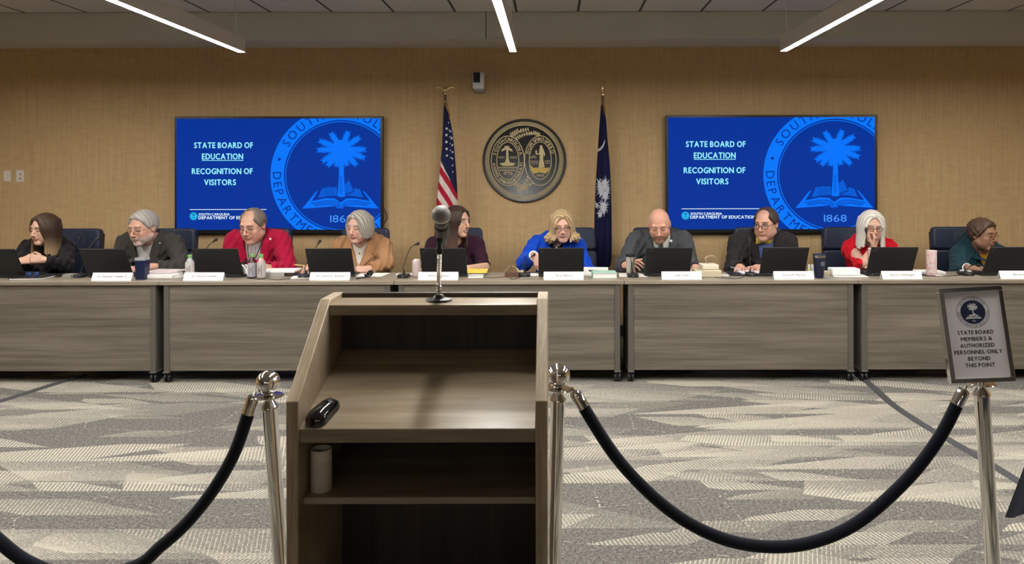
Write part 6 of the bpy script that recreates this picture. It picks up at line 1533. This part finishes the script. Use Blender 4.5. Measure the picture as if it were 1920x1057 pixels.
# 4 ---- grey bob, camel jacket
def d4(c):
    c['garment']('blouse', .006, None, (.66, .60, .52), c['Tk'], None, (.058, .024, .02), foldk=.4)
    jacket(c, (.355, .185, .090), 506, 0, .066, lw=.075); necklace(c, .055, PEARL, .052); bracelet(c, 'wR', 'eR', GOLDM, .88); necklace(c, .075, GOLDM, .10, 'fine_chain', .0014, GOLDM)
PEOPLE.append(dict(id='p4', fem=True, label='woman with a grey bob in a camel jacket and pale necklace', head=(673, 425), rot=(-21, 9, 2), hs=1.04, sh=(679, 452), hw=.172, build=1.08,
    eL=(632, 500, 6.0), wL=(589, 495, 5.76), eR=(725, 504, 5.93), wR=(690, 507, 5.77), skin=ROSY,
    hL=dict(F=(-.75, -.25, -.35), N=(-.2, -.5, .85), curl=.7), hR=dict(F=(-.95, -.1, .0), N=(0, -.6, .8), curl=.8),
    face=dict(fat=.004, lip=(.42, .13, .12)), hair=dict(style='long', col=(.27, .245, .21), streak=(.52, .49, .44), len=.085, down=.16, open=.052, flare=.014, w=.094, t=.016, part=-.02, tuck=.022, th=.022, wave=.3), dress=d4))
# 5 ---- dark purple dress, profile, laughing
def d5(c):
    c['garment']('dress', .010, None, (.030, .008, .020), c['K'], .93, (.066, .020, .012), foldk=.8)
    necklace(c, .06, mat('jewel_silver', (.8, .78, .74), .2, 1.0), .05, 'necklace', .0024)
PEOPLE.append(dict(id='p5', fem=True, label='smiling woman with long dark hair in a dark purple dress, turned to her neighbour', head=(858, 415), rot=(58, 4, 0), hs=1.02, sh=(853, 449), hw=.180, build=.98,
    eL=(800, 505, 6.0), wL=(818, 506, 5.80), eR=(908, 501, 5.97), wR=(878, 506, 5.80), skin=TAN,
    hL=dict(curl=.5), hR=dict(F=(-.85, -.4, .05), N=(0, -.5, .9), curl=.6),
    face=dict(smile=True, eyes='open', gaze=.004, nose=1.15, lip=(.40, .10, .10)), hair=dict(style='long', col=(.035, .018, .013), tip=(.085, .045, .03), len=.215, down=.28, open=.050, flare=.010, w=.086, t=.014, part=.01, back=.0, ofront=-.03), dress=d5))
# 6 ---- blue jacket
def d6(c):
    c['garment']('top', .006, None, (.008, .008, .010), c['Tk'], None, (.056, .012, .02), foldk=.3)
    jacket(c, (.004, .055, .46), 512, 0, .060, lw=.052, notch=False, lapcol=(.004, .050, .42)); necklace(c, .056, PEARL, .072, 'pearl_necklace', .0042, GOLDM)
    bracelet(c, 'wL', 'eL', PEARL, .95, .036, .006)
PEOPLE.append(dict(id='p6', fem=True, label='woman with blonde flipped hair and glasses in a bright blue jacket', head=(1054, 424), rot=(2, 10, -3), hs=1.0, sh=(1043, 450), hw=.165, build=.98,
    eL=(982, 496, 5.92), wL=(1002, 479, 5.74), eR=(1100, 507, 6.0), wR=(1078, 508, 5.80), skin=ROSY,
    hL=dict(F=(.45, -.35, -.8), N=(-.3, -.8, .4), curl=.55), hR=dict(curl=.5),
    face=dict(lip=(.45, .16, .15)), hair=dict(style='long', col=(.36, .245, .125), streak=(.62, .47, .28), len=.115, down=.20, open=.050, flare=.034, w=.098, t=.022, part=.02, flip=True, wavy=.004),
    glasses=dict(mat=G_brown, r=.0020, size=(.0235, .0165)), dress=d6))
# 7 ---- bald man
def d7(c):
    o, F, zc = shirt(c, (.62, .64, .58)); tie(c, F, zc, (.012, .013, .018), (.12, .12, .13)); jacket(c, (.062, .064, .070), 540, 0, .080)
    pin(c, 1260, 453, c['K'], .02, (.8, .8, .8), .012)
PEOPLE.append(dict(id='p7', label='bald man with a ginger goatee in a grey suit, head bowed', head=(1236, 422), rot=(-10, 23, -3), hs=1.10, sh=(1237, 441), hw=.195, build=1.10,
    eL=(1168, 503, 5.98), wL=(1173, 497, 5.80), eR=(1297, 505, 6.0), wR=(1304, 504, 5.84), skin=(.62, .335, .235),
    hL=dict(F=(.25, -.6, .2), N=(-.4, -.5, .7), curl=.6), hR=dict(F=(.1, -.8, -.05), N=(.2, -.3, .9), curl=.5),
    face=dict(beard='full', bcol=(.24, .14, .09), bw=.85, brow=(.42, .26, .18)), hair=dict(style='none', col=(.42, .26, .18)), dress=d7))
# 8 ---- bow tie
def d8(c):
    o, F, zc = shirt(c, (.115, .18, .40)); jacket(c, (.022, .020, .019), 545, 0, .072)
    m = mat('bow_tie_yellow', srgb(206, 176, 66), .6); n = NT(m); vo = n.n('ShaderNodeTexVoronoi'); vo.inputs['Scale'].default_value = 90; n.l(n.pos(), vo.inputs['Vector']); n.l(n.ramp(vo.outputs['Distance'], [(.12, srgb(120, 104, 50)), (.22, srgb(210, 182, 74))]), n.b.inputs['Base Color'])
    p = at(1434, 452, 5.95); y = front_pts(F, c['xs'], c['ys'], c['zs'], .005, [(p.x, p.z - .01)], .024)[0].y - .006
    b_ = MB()
    for s_ in (-1, 1):
        rows = []
        for i in range(7):
            t = i / 6; hgt = .010 + .020 * t ** .8; rows.append([Vector((p.x + s_ * (.004 + .054 * t), y + .006 * math.cos(j / 4 * 6.28) * t - .004 * t + .012 * t * t, p.z + hgt * (j / 4 * 2 - 1) + .002 * s_ * t)) for j in range(5)])
        b_.sheet(rows)
    b_.build('bow_tie', m, c['root'], solid=.007); MB().ball((p.x, y - .003, p.z), (.010, .008, .011), 12, 8).build('bow_knot', m, c['root'])
    strand(c, [(1421, 462), (1424, 480), (1428, 492), (1432, 494)], F, .005, M_cord, .003)
PEOPLE.append(dict(id='p8', label='man with glasses and a yellow bow tie in a black jacket, looking left', head=(1436, 420), rot=(-40, 8, 0), hs=1.08, sh=(1430, 444), hw=.205, build=1.06,
    eL=(1374, 504, 6.0), wL=(1388, 507, 5.84), eR=(1486, 506, 6.0), wR=(1436, 504, 5.80), skin=(.56, .31, .225), collar=.03,
    hL=dict(F=(-.3, -.8, .05), N=(-.3, -.3, .9), curl=.55), hR=dict(F=(-.7, -.55, .1), N=(0, -.5, .9), curl=.5),
    face=dict(eyes='open', gaze=-.003, thin=.25, thincol=(.05, .035, .028), fat=.004, jaw=1.04, nose=.9), hair=dict(style='short', col=(.045, .030, .023), t=.012, bald=((0, -.075, .090), (.058, .065, .050))),
    glasses=dict(mat=G_black, r=.0024, size=(.023, .018)), dress=d8))
# 9 ---- white hair, red blouse, hand at mouth
def d9(c):
    c['garment']('blouse', .014, None, (.56, .006, .016), c['K'], (1.12, 1.6), (.060, .010, .014), foldk=1.7); bracelet(c, 'wL', 'eL', PEARL, .86, .031, .005)
    strand(c, [(1617, 452), (1622, 468), (1626, 485), (1629, 500)], c['K'], .014, M_cord, .002)
PEOPLE.append(dict(id='p9', fem=True, label='woman with long white hair in a red blouse, hand raised to her mouth', head=(1634, 425), rot=(-8, 8, 3), hs=1.02, sh=(1631, 457), hw=.158, build=.98,
    eL=(1617, 503, 5.83), wL=(1637, 466, 5.84), eR=(1668, 508, 5.98), wR=(1650, 508, 5.80), skin=(.56, .33, .24),
    hL=dict(F=(.30, -.12, .95), N=(.62, -.7, .1), curl=.95, splay=.1), hR=dict(curl=.5),
    face=dict(lip=(.42, .14, .13)), hair=dict(style='long', col=(.60, .56, .49), streak=(.78, .75, .68), len=.165, down=.23, open=.050, flare=.016, w=.096, t=.020, part=.01, th=.022),
    glasses=dict(mat=G_brown, r=.0018, size=(.0235, .016)), dress=d9))
# 10 --- teal jacket
def d10(c):
    c['garment']('top', .006, None, (.52, .26, .035), c['Tk'], None, (.058, .010, .018), foldk=.4); jacket(c, (.012, .040, .052), 512, 0, .072, lw=.036, notch=False)
    strand(c, [(1838, 462), (1842, 478), (1850, 495)], c['K'], .02, M_cord, .0026); bracelet(c, 'wL', 'eL', PEARL, .93, .034, .004)
PEOPLE.append(dict(id='p10', fem=True, label='woman with short curly brown hair and glasses in a teal jacket, at the right end', head=(1843, 440), rot=(27, 6, 0), hs=1.02, sh=(1836, 468), hw=.162, build=.98,
    eL=(1796, 508, 5.95), wL=(1815, 510, 5.77), eR=(1880, 508, 5.98), wR=(1862, 510, 5.76), skin=(.28, .145, .088),
    hL=dict(F=(.9, -.3, .0), N=(0, -.4, .9), curl=.4), hR=dict(F=(-.5, -.5, .0), curl=.5),
    face=dict(lip=(.16, .05, .045), lash=(.008, .005, .004)), hair=dict(style='short', col=(.075, .040, .024), t=.019, top=1.05, curl=.004, line=[(-.11, .092), (-.080, .086), (-.060, .064), (-.045, .025), (-.02, -.012), (.0, -.012), (.02, -.02), (.035, -.05), (.06, -.075), (.11, -.08)]),
    glasses=dict(mat=mat('bronze_frame', (.22, .10, .05), .3, .4), r=.0016, size=(.023, .016)), dress=d10))
for sp in PEOPLE: person(sp)
held = None
def loose_pen(a, b_, m, lab):
    p, q = at(*a), at(*b_); mb = MB(); mb.tube([p, p.lerp(q, .88), q], [.0042, .0042, .0014], 10); tag(mb.build('pen', m, loc=tuple(p)), lab, 'pen')
loose_pen((582, 499, 5.70), (551, 496, 5.66), mat('pen_cream', srgb(226, 190, 120), .4), 'yellow and white pen in the hand of the woman in the camel jacket')
loose_pen((1388, 505, 5.72), (1369, 500, 5.70), mat('pen_silver', (.6, .6, .62), .3, .8), 'silver pen in the hand of the man with the yellow bow tie')
